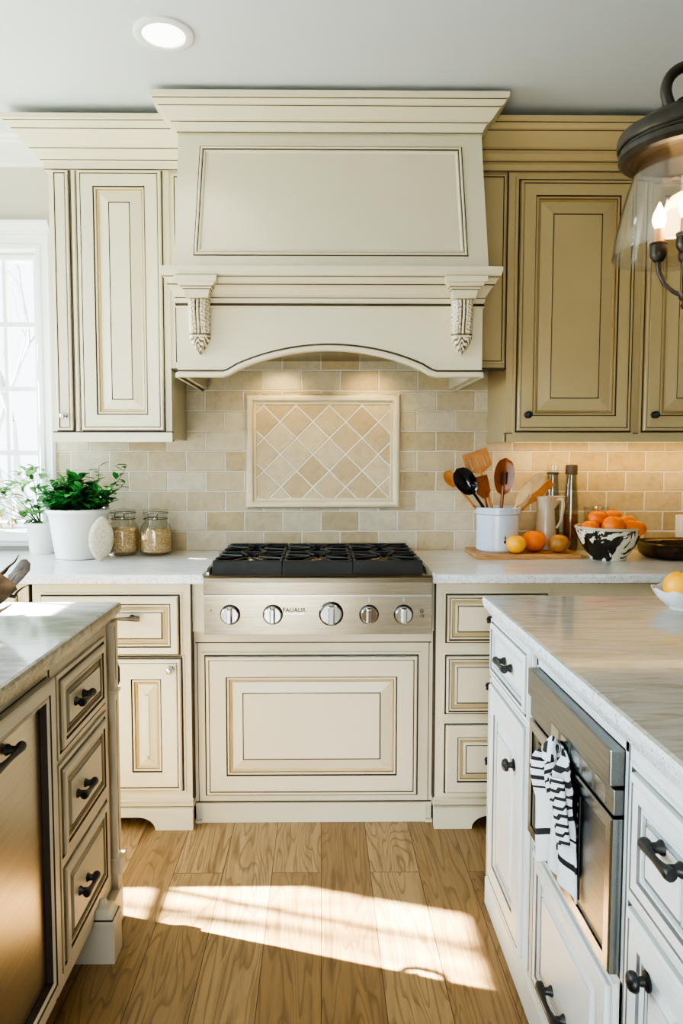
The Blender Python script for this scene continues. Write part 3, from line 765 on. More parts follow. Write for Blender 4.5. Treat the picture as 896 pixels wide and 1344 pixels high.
# ------------------------------------------------------------------ left island
LX = -.625; E_ = east(LX)
def isl_body(mb, y0, y1, mats): pass
GP = ('greige_paint', 'glaze')
c = thing('island_cabinet', (-.9, 1.85, 0), 'greige left island cabinet with three stacked drawers and a corner post', 'cabinet')
mb = MB().box(-1.55, 1.603, .113, LX, 2.04, .915)
mb.prism(E_, rect(1.603, .113, 1.607, .915), -.02, .0008, 1)
DZ = ((.702, .862), (.445, .645), (.178, .402))
for z0, z1 in DZ: bead(mb, E_, 1.646, z0-.008, 1.990, z1+.008, .014, .007)
mb.box(-1.5, 1.62, 0, -.71, 2.0, .114)
mb.build('carcass', list(GP), c)
for z0, z1 in DZ:
    dr = door(E_, 1.650, z0-.004, 1.986, z1+.004, .022, .050, c, 'drawer', GP, t=.014, outer=False); pull(E_, 1.770, (z0+z1)/2+.005, .011, dr, .085, 'black_iron')
mb = MB()                                           # corner post
mb.box(-.69, 2.045, .0, -.605, 2.085, .915); mb.box(-.70, 2.038, .70, -.600, 2.090, .712); mb.box(-.70, 2.038, .155, -.596, 2.094, .20)
mb.prism(east(-.605), rect(2.056, .74, 2.060, .90), -.01, .001, 1); mb.prism(east(-.605), rect(2.056, .22, 2.060, .68), -.01, .001, 1)
mb.build('corner_post', list(GP), c, bevel=.002)
mb = MB().box(-.72, 1.872, 0, -.568, 1.945, .105); mb.box(-.70, 1.94, 0, -.600, 2.075, .105)
mb.sweep(plan(0), [(-.625, 1.878), (-.576, 1.878), (-.576, 1.942), (-.612, 1.942)], [(.0, .105, 0), (-.007, .105, 0), (-.007, .117, 0), (-.003, .120, 0), (-.001, .124, 1), (.006, .130, 0), (.010, .146, 0), (.022, .150, 0), (.026, .165, 0), (.032, .165, 0)])
mb.build('plinth_block', list(GP), c, bevel=.002)
MB().tube([(-.628, 2.084, .69), (-.622, 2.104, .70), (-.616, 2.112, .72), (-.616, 2.112, .76), (-.622, 2.104, .78), (-.628, 2.084, .79)], .008, 10).build('end_pull', 'black_gloss', c, smooth=60)
c = thing('island_cabinet', (-.9, 1.15, 0), 'left island cabinet at the left edge with a large recessed bronze panel and black pull', 'cabinet')
mb = MB().box(-1.55, .70, .113, LX, 1.598, .915); mb.box(-1.5, .72, 0, -.71, 1.58, .114)
mb.build('carcass', list(GP), c)
mb = MB(); mb.rings(E_, rect(.72, .155, 1.590, .895), [(-.003, .0008, 1), (0, .001, 1), (0, .018, 0), (.004, .021, 0), (.030, .021, 0), (.033, .018, 1), (.037, .020, 0), (.044, .016, 0), (.046, .001, 1), (.050, .001, 1)], cap=2)
d = mb.build('door', ['greige_paint', 'glaze', 'steel_door'], c); pull(E_, 1.335, .815, .001, d, .13, 'black_iron')
worktop('countertop', -1.60, .68, -.598, 2.10, .918, CT, ['marble_left', 'granite_edge'], 'grey veined stone countertop on the left island', True)

# ------------------------------------------------------------------ right island
RXF = .522; Wf = west(RXF); WP = ('white_paint', 'glaze_grey')
c = thing('island_cabinet', (.9, 1.92, 0), 'white right island cabinet nearest the stove with a drawer above a door', 'cabinet')
mb = MB().box(RXF, 1.703, .09, 1.6, 2.13, .914)
bead(mb, Wf, 1.745, .742, 2.112, .898, .010, .006); bead(mb, Wf, 1.745, .102, 2.112, .712, .010, .006)
mb.prism(Wf, rect(1.703, .09, 1.706, .914), -.02, .0008, 1); mb.prism(Wf, rect(1.716, .09, 1.721, .914), -.02, .006)
mb.box(.512, 1.703, 0, 1.6, 2.135, .085); mb.box(.516, 1.703, .085, 1.6, 2.133, .10)
mb.build('carcass', list(WP), c, bevel=.0015)
dr = door(Wf, 1.749, .746, 2.108, .894, .016, None, c, 'drawer', WP, t=.012, outer=False); pull(Wf, 1.935, .818, .003, dr, .10, 'black_iron')
dd = door(Wf, 1.749, .106, 2.108, .708, .072, .11, c, 'door', WP, t=.014); knob(Wf, 1.815, .585, .013, dd, .017, 'black_iron')
c = thing('island_cabinet', (.9, 1.42, 0), 'white right island cabinet holding the microwave above a wide drawer', 'cabinet')
mb = MB().box(RXF+.06, 1.167, .09, 1.6, 1.701, .914)
mb.prism(Wf, rect(1.167, .895, 1.701, .914), -.06, 0); mb.prism(Wf, rect(1.167, .09, 1.701, .482), -.06, 0)
mb.prism(Wf, rect(1.667, .09, 1.701, .914), -.06, 0); mb.prism(Wf, rect(1.167, .09, 1.178, .914), -.06, 0)
mb.prism(Wf, rect(1.678, .09, 1.683, .914), -.02, .005); mb.prism(Wf, rect(1.688, .09, 1.691, .914), -.02, .001, 1)
bead(mb, Wf, 1.20, .118, 1.65, .455, .012, .006)
mb.box(.512, 1.167, 0, 1.6, 1.701, .085); mb.box(.516, 1.167, .085, 1.6, 1.701, .10)
mb.build('carcass', list(WP), c)
dr = door(Wf, 1.204, .122, 1.646, .451, .040, .075, c, 'drawer', WP, t=.014); pull(Wf, 1.45, .215, .012, dr, .12, 'black_iron')
c = thing('island_cabinet', (.9, .85, 0), 'white right island cabinet nearest the camera, cut by the right edge', 'cabinet')
mb = MB().box(RXF, .50, .09, 1.6, 1.165, .914)
bead(mb, Wf, .90, .668, 1.138, .880, .010, .006); bead(mb, Wf, .90, .12, 1.138, .650, .010, .006)
mb.prism(Wf, rect(1.160, .09, 1.165, .914), -.02, .001, 1)
mb.box(.512, .50, 0, 1.6, 1.165, .085); mb.box(.516, .50, .085, 1.6, 1.165, .10)
mb.build('carcass', list(WP), c)
dr = door(Wf, .904, .672, 1.134, .876, .040, .062, c, 'drawer', WP, t=.014); pull(Wf, .990, .812, .012, dr, .085, 'black_iron')
dd = door(Wf, .904, .124, 1.134, .646, .050, .085, c, 'door', WP, t=.014); knob(Wf, 1.050, .578, .013, dd, .016, 'black_iron')
worktop('countertop', .503, .45, 1.72, 2.175, .916, CT, ['marble_vein', 'marble_edge'], 'brown veined marble countertop on the right island', True)
# built-in microwave
steel('steel_oven', lin(128, 130, 130), lin(150, 151, 150), (60, 1, 60), .34)
ov = thing('microwave', (.62, 1.417, .485), 'built-in stainless microwave in the side of the right island', 'microwave')
O = west(RXF); oy0, oy1 = 1.181, 1.664
MB().box(RXF+.004, oy0+.01, .488, RXF+.05, oy1-.01, .890).build('body', 'black_gloss', ov)
MB().prism(O, rect(oy0, .828, oy1, .893), -.02, .026).build('top_trim', 'steel_oven', ov, bevel=.003)
mb = MB().prism(O, rect(oy0, .776, oy1, .822), -.02, .018); mb.build('control_strip', 'steel_oven', ov, bevel=.002)
for k in range(5): MB().prism(O, rect(1.215+k*.062, .782, 1.262+k*.062, .816), .010, .0188).build('display', 'steel_light', ov)
mb = MB(); mb.rings(O, rect(oy0, .490, oy1, .770), [(0, -.02, 0), (0, .018, 0), (.003, .021, 0), (.024, .021, 0), (.026, .017, 1), (.028, .016, 2)], cap=2)
dr_ = mb.build('door', ['steel_light', 'black_gloss', 'steel_oven'], ov)
mb = MB(); mb.rings(O, rect(1.335, .525, 1.600, .735), [(0, .0155, 0), (.001, .0185, 0), (.004, .0185, 0)]); w_ = mb.build('door_window', 'black_gloss', dr_)
for k in range(9): MB().prism(O, rect(1.345, .535+k*.022, 1.40, .543+k*.022), .017, .0195).build('vent_bar', 'steel_light', dr_)
MB().lathe([(0, 0), (.011, 0), (.009, .006), (.006, .012), (.006, .026), (.012, .032), (.013, .038), (.008, .044), (0, .045)], O(1.44, .786, .016), O.N, 16).build('hook', 'chrome', dr_, smooth=40)

# tea towel bunched over the handle
def towel():
    mb = MB(); nu, nv = 40, 60
    yc = 1.43; rows = []
    zt = .800
    for j in range(nv+1):
        t = j/nv; z = zt-.265*t
        half = .018+.080*min(1, (t/.2))**.7 + .004*t
        pts, at = [], []
        for i in range(nu+1):
            s = -1+2*i/nu
            y = yc+.004*math.sin(t*4)+s*half
            fold = math.sin(s*9+1.2*math.sin(t*3.1)+.8)*.013*min(1, t*4+.25)+math.sin(s*4.2-1)*.008
            w = .036+.014*math.sin(PI*min(1, t*2))+fold-.012*abs(s)**3
            zz = z-.012*math.cos(s*7+1)*t-(.016 if s > .3 else 0)*t
            if t < .12: w -= .02*(1-t/.12)
            pts.append(O(y, zz, max(w, .0265)))
            st = 1.0
            if t < .42: st = 0.0 if math.sin((z+s*.05+.012*math.sin(s*5))*2*PI/.021) > .35 else 1.0
            elif .74 < t < .80 or .55 < t < .575 and s < .1: st = 0.0 if not (-.1 < s < .15) else 1.0
            at.append(st)
        rows.append(mb.add(pts, at))
    for j in range(nv): mb.bridge(rows[j], rows[j+1], 0, closed=False)
    o = mb.build('tea_towel', 'striped_cloth', smooth=80, attr=True, recalc=True)
    sm = o.modifiers.new('thickness', 'SOLIDIFY'); sm.thickness = .004; sm.offset = -1
    tag(o, 'black and white striped tea towel hanging from the microwave handle', 'towel')
    # the top loops back over the bar
    mb = MB(); mb.tube([O(yc+.01, zt-.03, .034), O(yc+.008, zt-.004, .032), O(yc+.006, zt+.004, .040), O(yc, zt-.002, .046), O(yc, zt-.03, .048)], [.010, .011, .012, .014, .016], 10)
    mb.a = [1.0 if k % 3 else 0.0 for k in range(len(mb.v))]
    k = mb.build('loop', 'striped_cloth', o, smooth=60, attr=True)
    mb = MB()
    prow = []
    for j in range(21):
        t = j/20; z = .762-.13*t; pts, at = [], []
        for i in range(13):
            s = -1+i/6; pts.append(O(1.365+s*(.036-.006*t)-.016*t, z-.01*s, .052+.016*math.cos(s*1.4)-.012*t)); at.append(0. if math.sin((z+.2*s*.03)*2*PI/.017) > .2 else 1.)
        prow.append(mb.add(pts, at))
    for j in range(20): mb.bridge(prow[j], prow[j+1], 0, closed=False)
    k = mb.build('folded_corner', 'striped_cloth', o, smooth=80, attr=True)
    sm = k.modifiers.new('thickness', 'SOLIDIFY'); sm.thickness = .004
towel()

# ------------------------------------------------------------------ ceiling downlight
dl = thing('recessed_light', (-.503, 2.37, CEIL), 'round recessed downlight in the ceiling', 'light')
MB().lathe([(.096, 0), (.096, -.006), (.090, -.010), (.070, -.008), (.066, .0)], (-.503, 2.37, CEIL), n=40).build('trim_ring', 'trim_white', dl, smooth=40)
MB().lathe([(.068, -.004), (0, -.004)], (-.503, 2.37, CEIL), n=40).build('lens', 'downlight_glow', dl)

# ------------------------------------------------------------------ lantern pendant
LC = V((.812, 1.60, 0))
ln = thing('pendant_lantern', (LC.x, LC.y, 1.72), 'dark iron lantern pendant with clear glass shade and candle bulbs', 'lamp')
c_ = (LC.x, LC.y, 0)
MB().lathe([(.030, 2.177), (.036, 2.160), (.060, 2.154), (.085, 2.146), (.108, 2.134), (.118, 2.124), (.120, 2.118), (.146, 2.110), (.149, 2.104), (.149, 2.086), (.146, 2.082), (.142, 2.082), (.142, 2.076), (.146, 2.072), (.146, 2.060), (.138, 2.052), (.125, 2.050), (.120, 2.056), (0, 2.072)], c_, n=48).build('cap', 'lamp_iron', ln, smooth=30)
pts = []
for k in range(21):
    a = PI*(-.12+1.24*k/20); pts.append((LC.x+.056*math.cos(a)*(1 if a < PI else 1), LC.y, 2.198+.052*math.sin(a)))
pts = [(LC.x+.040, LC.y, 2.140)] + pts + [(LC.x-.040, LC.y, 2.140)]
MB().tube(pts, [.016]+[.012]*21+[.016], 12).build('loop', 'lamp_iron', ln, smooth=50)
mb = MB()
z = 2.252
for k in range(12):
    L = .05; a = (k % 2)*PI/2; ring = []
    for q in range(15):
        b = 2*PI*q/14; ring.append((LC.x+.012*math.cos(b)*math.cos(a), LC.y+.012*math.cos(b)*math.sin(a), z+L/2-.004+(L/2)*math.sin(b)))
    mb.tube(ring, .004, 6, caps=False); z += L-.010
mb.build('chain', 'lamp_iron', ln, smooth=50)
MB().lathe([(.0, z), (.012, z), (.06, CEIL-.02), (.065, CEIL), (0, CEIL)], c_, n=24).build('ceiling_canopy', 'lamp_iron', ln, smooth=40)
MB().lathe([(.106, 2.056), (.109, 2.04), (.118, 2.01), (.128, 1.98), (.138, 1.94), (.1465, 1.90), (.1515, 1.87), (.1535, 1.850), (.155, 1.846), (.152, 1.848), (.149, 1.87), (.144, 1.90), (.1355, 1.94), (.1255, 1.98), (.1155, 2.01), (.1045, 2.05)], c_, n=48).build('glass_shade', 'lamp_glass', ln, smooth=60)
MB().lathe([(0, 1.722), (.006, 1.726), (.009, 1.734), (.005, 1.742), (.012, 1.748), (.014, 1.760), (.006, 1.768), (.006, 2.05)], c_, n=16).build('stem', 'lamp_iron', ln, smooth=40)
for k in range(4):
    a = PI*.25+k*PI/2+.28; ux, uy = math.cos(a), math.sin(a); rr = .056
    P = lambda r, zz: (LC.x+ux*r, LC.y+uy*r, zz)
    arm = MB().tube([P(.006, 1.756), P(.022, 1.766), P(.042, 1.786), P(.053, 1.812), P(rr, 1.838)], .0055, 8).build('arm', 'lamp_iron', ln, smooth=50)
    sk = MB().lathe([(0, 1.834), (.010, 1.836), (.017, 1.846), (.0185, 1.852), (.0185, 1.872), (.0200, 1.873), (.0200, 1.877), (.012, 1.877), (0, 1.877)], P(rr, 0), n=16).build('candle_cup', 'lamp_iron', arm, smooth=40)
    MB().lathe([(.0115, 1.877), (.0115, 1.908), (0, 1.910)], P(rr, 0), n=16).build('candle_sleeve', 'brass_sleeve', arm, smooth=40)
    MB().lathe([(.006, 1.908), (.012, 1.916), (.0155, 1.928), (.013, 1.942), (.007, 1.954), (.002, 1.966), (0, 1.968)], P(rr, 0), n=16).build('bulb', 'bulb_glow', ln, smooth=60)

# ------------------------------------------------------------------ plants, jars, disc (left counter)
def leaf(mb, p, d, L, w, m=0, droop=.25):
    d = V(d).normalized(); side = d.cross(V((0, 0, 1)))
    if side.length < .05: side = V((1, 0, 0))
    side.normalize(); up = side.cross(d).normalized()
    rows = []
    for t, ww in ((0, .08), (.25, .8), (.55, 1), (.8, .62), (1, .02)):
        c = V(p)+d*L*t-up*L*droop*t*t
        rows.append(mb.add([c-side*w*ww/2+up*w*.14*ww, c-up*w*.02, c+side*w*ww/2+up*w*.14*ww]))
    for a, b in zip(rows, rows[1:]): mb.bridge(a, b, m, closed=False)
def rdir(rnd, zb=.3): return V((rnd.uniform(-1, 1), rnd.uniform(-1, 1), rnd.uniform(-.4, 1)*.7+zb))
pot = thing('potted_herb', (-1.035, 3.03, CT), 'bushy green herb in a big white pot at the left end of the counter', 'plant')
MB().lathe([(0, 0), (.090, 0), (.097, .006), (.104, .05), (.114, .12), (.123, .185), (.130, .192), (.133, .200), (.132, .209), (.126, .212), (.120, .208), (.116, .18), (0, .18)], (-1.035, 3.03, CT), n=48).build('pot', 'white_ceramic', pot, smooth=40)
MB().lathe([(.117, .192), (0, .198)], (-1.035, 3.03, CT), n=24).build('soil', 'soil', pot)
rnd = random.Random(21); fol, st = MB(), MB(); base = V((-1.035, 3.03, CT+.19))
for k in range(84):
    a = rnd.uniform(0, 2*PI); r = rnd.uniform(0, .172)**1; 
    tip = base+V((math.cos(a)*r*1.05, math.sin(a)*r*.8, rnd.uniform(.04, .165)*(1-.35*(r/.165)**2)+.005))
    root = base+V((math.cos(a)*r*.45, math.sin(a)*r*.45, 0)); mid = (tip+root)/2+V((0, 0, .02))
    st.tube([root, mid, tip], [.002, .0016, .001], 5)
    for q in range(9):
        t = rnd.uniform(.35, 1.0); p = root.lerp(tip, t)
        leaf(fol, p, rdir(rnd, .15), rnd.uniform(.032, .052), rnd.uniform(.022, .036))
for sx, ty in (((.215, -.02, .205), 6), ((.20, .0, .13), 4), ((-.17, -.03, .12), 4), ((.10, -.03, .20), 5)):
    tip = base+V(sx); root = base+V((sx[0]*.35, 0, .03)); mid = root.lerp(tip, .6)+V((.02, 0, .012)); st.tube([root, mid, tip], [.002, .0016, .001], 5)
    for q in range(ty+3):
        leaf(fol, root.lerp(tip, .45+.55*q/(ty+2)), rdir(rnd), rnd.uniform(.028, .05), rnd.uniform(.016, .03))
fol.build('foliage', 'leaf_green', pot, smooth=60, recalc=False); st.build('stems', 'stem', pot)
pot = thing('potted_flower', (-1.33, 3.13, CT), 'pale trailing plant with small peach blossoms in front of the window', 'plant')
MB().lathe([(0, 0), (.052, 0), (.056, .01), (.068, .13), (.070, .14), (.064, .14), (.06, .12), (0, .12)], (-1.245, 3.17, CT), n=4*9).build('pot', 'white_ceramic', pot, smooth=40)
rnd = random.Random(4); fol, st, bl = MB(), MB(), MB(); base = V((-1.25, 3.16, CT+.13))
for k in range(16):
    tip = base+V((rnd.uniform(-.32, .0), rnd.uniform(-.12, .06), rnd.uniform(-.02, .26))); mid = base.lerp(tip, .5)+V((0, 0, .06))
    st.tube([base, mid, tip], [.002, .0015, .001], 5)
    for q in range(8): leaf(fol, mid.lerp(tip, rnd.random()) + V((rnd.uniform(-.02, .02),)*3), rdir(rnd, .1), rnd.uniform(.034, .062), rnd.uniform(.022, .040))
for k in range(9):
    p = base+V((rnd.uniform(-.17, -.08), -.08, rnd.uniform(.0, .08)))
    for q in range(5):
        a = q*2*PI/5; leaf(bl, p, (math.cos(a), -.4, math.sin(a)), .014, .011)
fol.build('foliage', 'leaf_pale', pot, smooth=60, recalc=False); st.build('stems', 'stem', pot); bl.build('blossoms', 'blossom', pot, recalc=False)

def oval_disc():
    mb = MB(); c = V((-.905, 2.915, CT+.094)); n = V((.42, -.88, .18)).normalized(); u = n.cross(V((.10, 0, 1))).normalized(); v = u.cross(n)*-1
    if v.z < 0: v = -v
    fr = Fr(c, u, v, n); P = []
    for k in range(28):
        a = 2*PI*k/28; s_ = math.sin(a); P.append((.050*math.cos(a)*(1-.30*abs(s_)**3), .094*s_))
    prev = None
    for k_, w_ in ((.9, -.006), (1, 0), (.93, .006), (.7, .010), (.4, .012), (.1, .0125)):
        cur = mb.add([fr(a*k_, b*k_, w_) for a, b in P])
        mb.bridge(prev, cur) if prev else mb.face(cur[::-1])
        prev = cur
    mb.face(prev)
    tag(mb.build('oval_disc', 'textured_white', smooth=50), 'off-white nubbly oval disc leaning against the big white pot', 'ornament')
oval_disc()

def jar(loc, h_fill, label):
    j = thing('glass_jar', loc, label, 'jar', 'glass jars of oats on the left counter')
    x, y, z = loc
    MB().lathe([(0, .004), (.056, .004), (.066, .012), (.069, .03), (.069, .105), (.064, .128), (.050, .146), (.047, .152), (.047, .166), (.051, .168), (.051, .172), (.044, .172), (.044, .15), (.060, .126), (.066, .1), (.066, .02), (.05, .008), (0, .008)], loc, n=32).build('glass_body', 'jar_glass', j, smooth=50)
    MB().lathe([(0, .009), (.050, .009), (.064, .018), (.065, .03), (.065, h_fill-.006), (.055, h_fill+.002), (.02, h_fill+.006), (0, h_fill+.004)], loc, n=32).build('oats', 'oats', j, smooth=50)
    MB().lathe([(.046, .174), (.053, .175), (.054, .184), (.052, .196), (.046, .200), (.02, .202), (.018, .206), (0, .206)], loc, n=32).build('glass_lid', 'jar_glass', j, smooth=50)
    mb = MB(); ring = [(x+.053*math.cos(a*PI/12), y+.053*math.sin(a*PI/12), z+.160) for a in range(25)]; mb.tube(ring, .0016, 6, caps=False)
    ring = [(x+.055*math.cos(a*PI/12), y+.055*math.sin(a*PI/12), z+.186) for a in range(25)]; mb.tube(ring, .0014, 6, caps=False)
    mb.tube([(x-.02, y-.050, z+.160), (x-.02, y-.060, z+.172), (x-.02, y-.052, z+.187)], .0018, 6); mb.tube([(x+.02, y-.050, z+.160), (x+.02, y-.060, z+.172), (x+.02, y-.052, z+.187)], .0018, 6); mb.tube([(x-.02, y-.060, z+.172), (x+.02, y-.060, z+.172)], .0022, 6)
    mb.build('wire_clip', 'pewter', j, smooth=60)
jar((-.872, 3.125, CT), .116, 'glass clip jar of oats between the white pot and the other jar')
jar((-.728, 3.118, CT), .110, 'glass clip jar of oats nearest the rangetop')

# ------------------------------------------------------------------ right counter group
BX0, BX1, BZ = .655, 1.10, CT+.021
bd = thing('cutting_board', (.88, 3.07, CT), 'brown wooden cutting board under the utensil crock', 'board')
MB().box(BX0, 2.955, CT, BX1, 3.20, BZ).build('board', 'board_wood', bd, bevel=.004)
cr = thing('utensil_crock', (.778, 3.105, BZ), 'pale grey glazed crock holding the wooden utensils', 'crock')
cl = (.778, 3.105, BZ)
MB().lathe([(0, 0), (.086, 0), (.092, .006), (.092, .158), (.096, .160), (.100, .164), (.100, .188), (.097, .192), (.090, .192), (.087, .185), (.086, .02), (0, .016)], cl, n=48).build('body', 'grey_ceramic', cr, smooth=35)
mb = MB()                                           # little stamped emblem
em = Fr((.778, 3.105-.0925, BZ+.05), (1, 0, 0), (0, 0, 1), (0, -1, 0))
mb.prism(em, [(.006, -.010), (.014, -.012), (.016, -.002), (.011, .004), (.006, -.002)], -.003, .0006); mb.prism(em, [(.008, .004), (.014, .006), (.014, .018), (.011, .024), (.009, .014)], -.003, .0006)
mb.build('emblem', 'black_iron', cr)
def spoonhead(mb, fr, L, w, th, m=0, cup=.5, n=12):
    rows = []
    for k in range(n+1):
        t = k/n; hw = w/2*math.sqrt(max(0, 1-(2*t-1)**2))*(1+.12*(t-.5))+.0015
        pts = []
        for j in range(9):
            s = -1+j/4; pts.append(fr(s*hw, L*t, -cup*th*(1-s*s)*math.sin(PI*t)))
        for j in range(9):
            s = 1-j/4; pts.append(fr(s*hw, L*t, .004-.6*cup*th*(1-s*s)*math.sin(PI*t)-.006*(1-abs(s))))
        rows.append(mb.add(pts))
    for a, b in zip(rows, rows[1:]): mb.bridge(a, b, m)
    mb.face(rows[0][::-1], m); mb.face(rows[-1], m)
CX, CY = .778, 3.105
def utensil(name, label, tx, ty, tz, bx, by, kind, mat, w=.06, L=.09, hr=.006, hmat=None, part='head'):
    """a tool standing in the crock: handle from the crock floor to the base of the head at (tx, ty, tz)"""
    b = V((CX+bx, CY+by, BZ+.03)); h = V((tx, ty, tz)); t = thing(name, tuple(b), label, 'utensil')
    d = (h-b).normalized(); n = V((0, -1, 0)); n = (n-d*n.dot(d)).normalized(); u = d.cross(n)
    fr = Fr(h, u, d, n)
    mb = MB().tube([b, b.lerp(h, .5), h, h+d*L*.25], [hr, hr, hr*.85, hr*.7], 10); mb.build('handle', hmat or mat, t, smooth=50)
    mb = MB()
    if kind == 'spoon': spoonhead(mb, fr, L, w, .016)
    elif kind == 'ladle': spoonhead(mb, fr, L, w, .03, cup=.9)
    elif kind == 'spatula':
        P = [(-w*.18, 0), (w*.18, 0), (w*.5, L*.28), (w*.5, L), (-w*.5, L), (-w*.5, L*.28)]
        mb.prism(fr, P, -.003, .003)
    elif kind == 'turner':                          # four slats between three slots
        mb.prism(fr, [(-w*.12, 0), (w*.12, 0), (w*.5, L*.22), (-w*.5, L*.22)], -.003, .003)
        for k in range(4):
            x0 = -w*.5+k*w*.27; mb.prism(fr, rect(x0, L*.22, x0+w*.19, L*.72), -.003, .003)
        mb.prism(fr, rect(-w*.5, L*.72, w*.5, L), -.003, .003)
    elif kind == 'paddle':
        P = [(w*.5*math.sin(a)*(1 if True else 1), L*.5-L*.5*math.cos(a)) for a in [k*PI/10 for k in range(11)]]
        P += [(-x, y) for x, y in P[-2:0:-1]]; mb.prism(fr, P, -.003, .004)
    elif kind == 'slotted':
        spoonhead(mb, fr, L, w, .014)
        for s_ in (-1, 1): mb.prism(fr, rect(s_*w*.13-.003, L*.30, s_*w*.13+.003, L*.62), -.012, .0052, 1)
    mb.build(part, [mat, 'dark_brown'] , t, smooth=40)
    return t
utensil('wooden_spoon', 'brown wooden spoon leaning furthest left in the crock', .596, 3.09, 1.268, .035, .0, 'spoon', 'mid_wood', .052, .085)
utensil('ladle', 'glossy black ladle with a round bowl in the crock', .667, 3.075, 1.235, .045, -.02, 'ladle', 'black_gloss', .088, .135, .007)
utensil('slotted_turner', 'light wooden slotted turner standing at the back of the crock', .715, 3.16, 1.325, .035, .03, 'turner', 'mid_wood', .115, .10)
utensil('serving_spoon', 'reddish wooden spoon with a square bowl beneath the slotted turner', .722, 3.105, 1.215, -.005, .01, 'spatula', 'red_wood', .062, .10)
utensil('slotted_spoon', 'large dark wooden spoon with two slots in the middle of the crock', .793, 3.085, 1.228, .002, -.01, 'slotted', 'red_wood', .086, .165, .008)
utensil('wooden_paddle', 'pale narrow wooden paddle right of the slotted spoon', .846, 3.05, 1.19, -.03, -.03, 'paddle', 'light_wood', .040, .115)
utensil('wooden_spatula', 'pale broad wooden spatula leaning to the right in the crock', .902, 3.10, 1.235, -.04, -.0, 'paddle', 'light_wood', .060, .115)
utensil('brown_spatula', 'thin brown spatula leaning furthest right, behind the pale spatula', .925, 3.14, 1.19, -.04, .03, 'spatula', 'mid_wood', .035, .14)

def fruit(name, label, c, rx, rz, mat, cat='fruit', group=None, ry=None, rot=0):
    t = thing(name, (c[0], c[1], c[2]-rz), label, cat, group)
    MB().ball(c, rx, ry or rx, rz, dimple=.10).build('flesh' if False else 'peel', mat, t, smooth=80)
    MB().lathe([(0, rz*.86), (.0035, rz*.86), (.003, rz*.935), (0, rz*.945)], c, n=8).build('stem_button', 'stem_green', t)
    t.rotation_euler = (0, rot, random.uniform(0, 6))
    return t
fruit('yellow_orange', 'small yellow orange in front of the crock on the board', (.830, 2.992, BZ+.040), .041, .040, 'yellow_skin')
fruit('orange', 'larger deep orange fruit on the board beside the yellow one', (.921, 3.045, BZ+.047), .052, .047, 'orange_skin')
fruit('onion', 'small brown onion on the right end of the board', (1.020, 3.010, BZ+.040), .043, .040, 'brown_skin', 'vegetable')
pj = thing('pitcher', (1.000, 3.135, BZ), 'cream ceramic pitcher behind the oranges, spout turned left', 'pitcher')
pc = (1.000, 3.135, BZ)
def spout(r, z, a, k):
    if z > .18: 
        q = max(0, math.cos(a-PI))**6; return r+q*.045*((z-.18)/.055), z+q*.0*((z-.18)/.055)
    return r, z
MB().lathe([(0, 0), (.044, 0), (.047, .006), (.046, .08), (.040, .15), (.037, .18), (.040, .215), (.043, .235), (.040, .236), (.034, .18), (.040, .08), (0, .02)], pc, n=36, fn=spout).build('body', 'cream_ceramic', pj, smooth=50)
MB().tube([(1.036, 3.115, BZ+.222), (1.062, 3.100, BZ+.224), (1.066, 3.098, BZ+.20), (1.058, 3.102, BZ+.13), (1.042, 3.11, BZ+.095)], [.009, .009, .008, .007, .006], 10).build('handle', 'cream_ceramic', pj, smooth=60)
def bottle(loc, label, oil=None, cap='cork_cap'):
    b = thing('glass_bottle', loc, label, 'bottle', None)
    MB().lathe([(0, .002), (.030, .002), (.034, .008), (.034, .15), (.031, .25), (.026, .31), (.024, .345), (.025, .35), (.025, .356), (.021, .356), (.022, .31), (.029, .2), (.031, .01), (0, .006)], loc, n=28).build('glass_body', 'bottle_glass', b, smooth=50)
    MB().lathe([(.0255, .356), (.026, .36), (.026, .392), (.022, .396), (0, .396)], loc, n=20).build('stopper', 'jar_glass' if cap is None else cap, b, smooth=40)
    MB().lathe([(.0258, .352), (.0268, .354), (.0268, .360), (.0258, .362)], loc, n=20).build('neck_band', 'cork_cap', b, smooth=40)
    if oil: MB().lathe([(0, .007), (.0300, .009), (.0305, .02), (.0300, oil), (0, oil)], loc, n=24).build('oil', 'amber_oil', b, smooth=50)
bottle((1.057, 3.222, CT), 'tall clear glass bottle just behind the pitcher', None, None)
bottle((1.140, 3.215, CT), 'tall glass bottle with amber oil left of the fruit bowl', .17)
gl = thing('drinking_glass', (1.250, 3.20, CT), 'clear straight drinking glass behind the fruit bowl', 'glass')
MB().lathe([(0, .003), (.044, .003), (.046, .01), (.054, .205), (.052, .205), (.043, .014), (0, .012)], (1.250, 3.20, CT), n=28).build('glass_wall', 'jar_glass', gl, smooth=50)
fb = thing('fruit_bowl', (1.212, 2.965, CT), 'black and cream patterned bowl filled with oranges', 'bowl')
MB().lathe([(0, .003), (.070, 0), (.074, .004), (.074, .010), (.090, .030), (.108, .060), (.122, .095), (.131, .125), (.1335, .134), (.131, .1345), (.127, .13), (.116, .095), (.098, .055), (.07, .025), (0, .018)], (1.212, 2.965, CT), n=48).build('bowl_body', 'painted_bowl', fb, smooth=40)
MB().lathe([(.131, .128), (.1355, .131), (.1365, .137), (.133, .141), (.128, .138), (.127, .131)], (1.212, 2.965, CT), n=48).build('rim', 'cream_ceramic', fb, smooth=40)
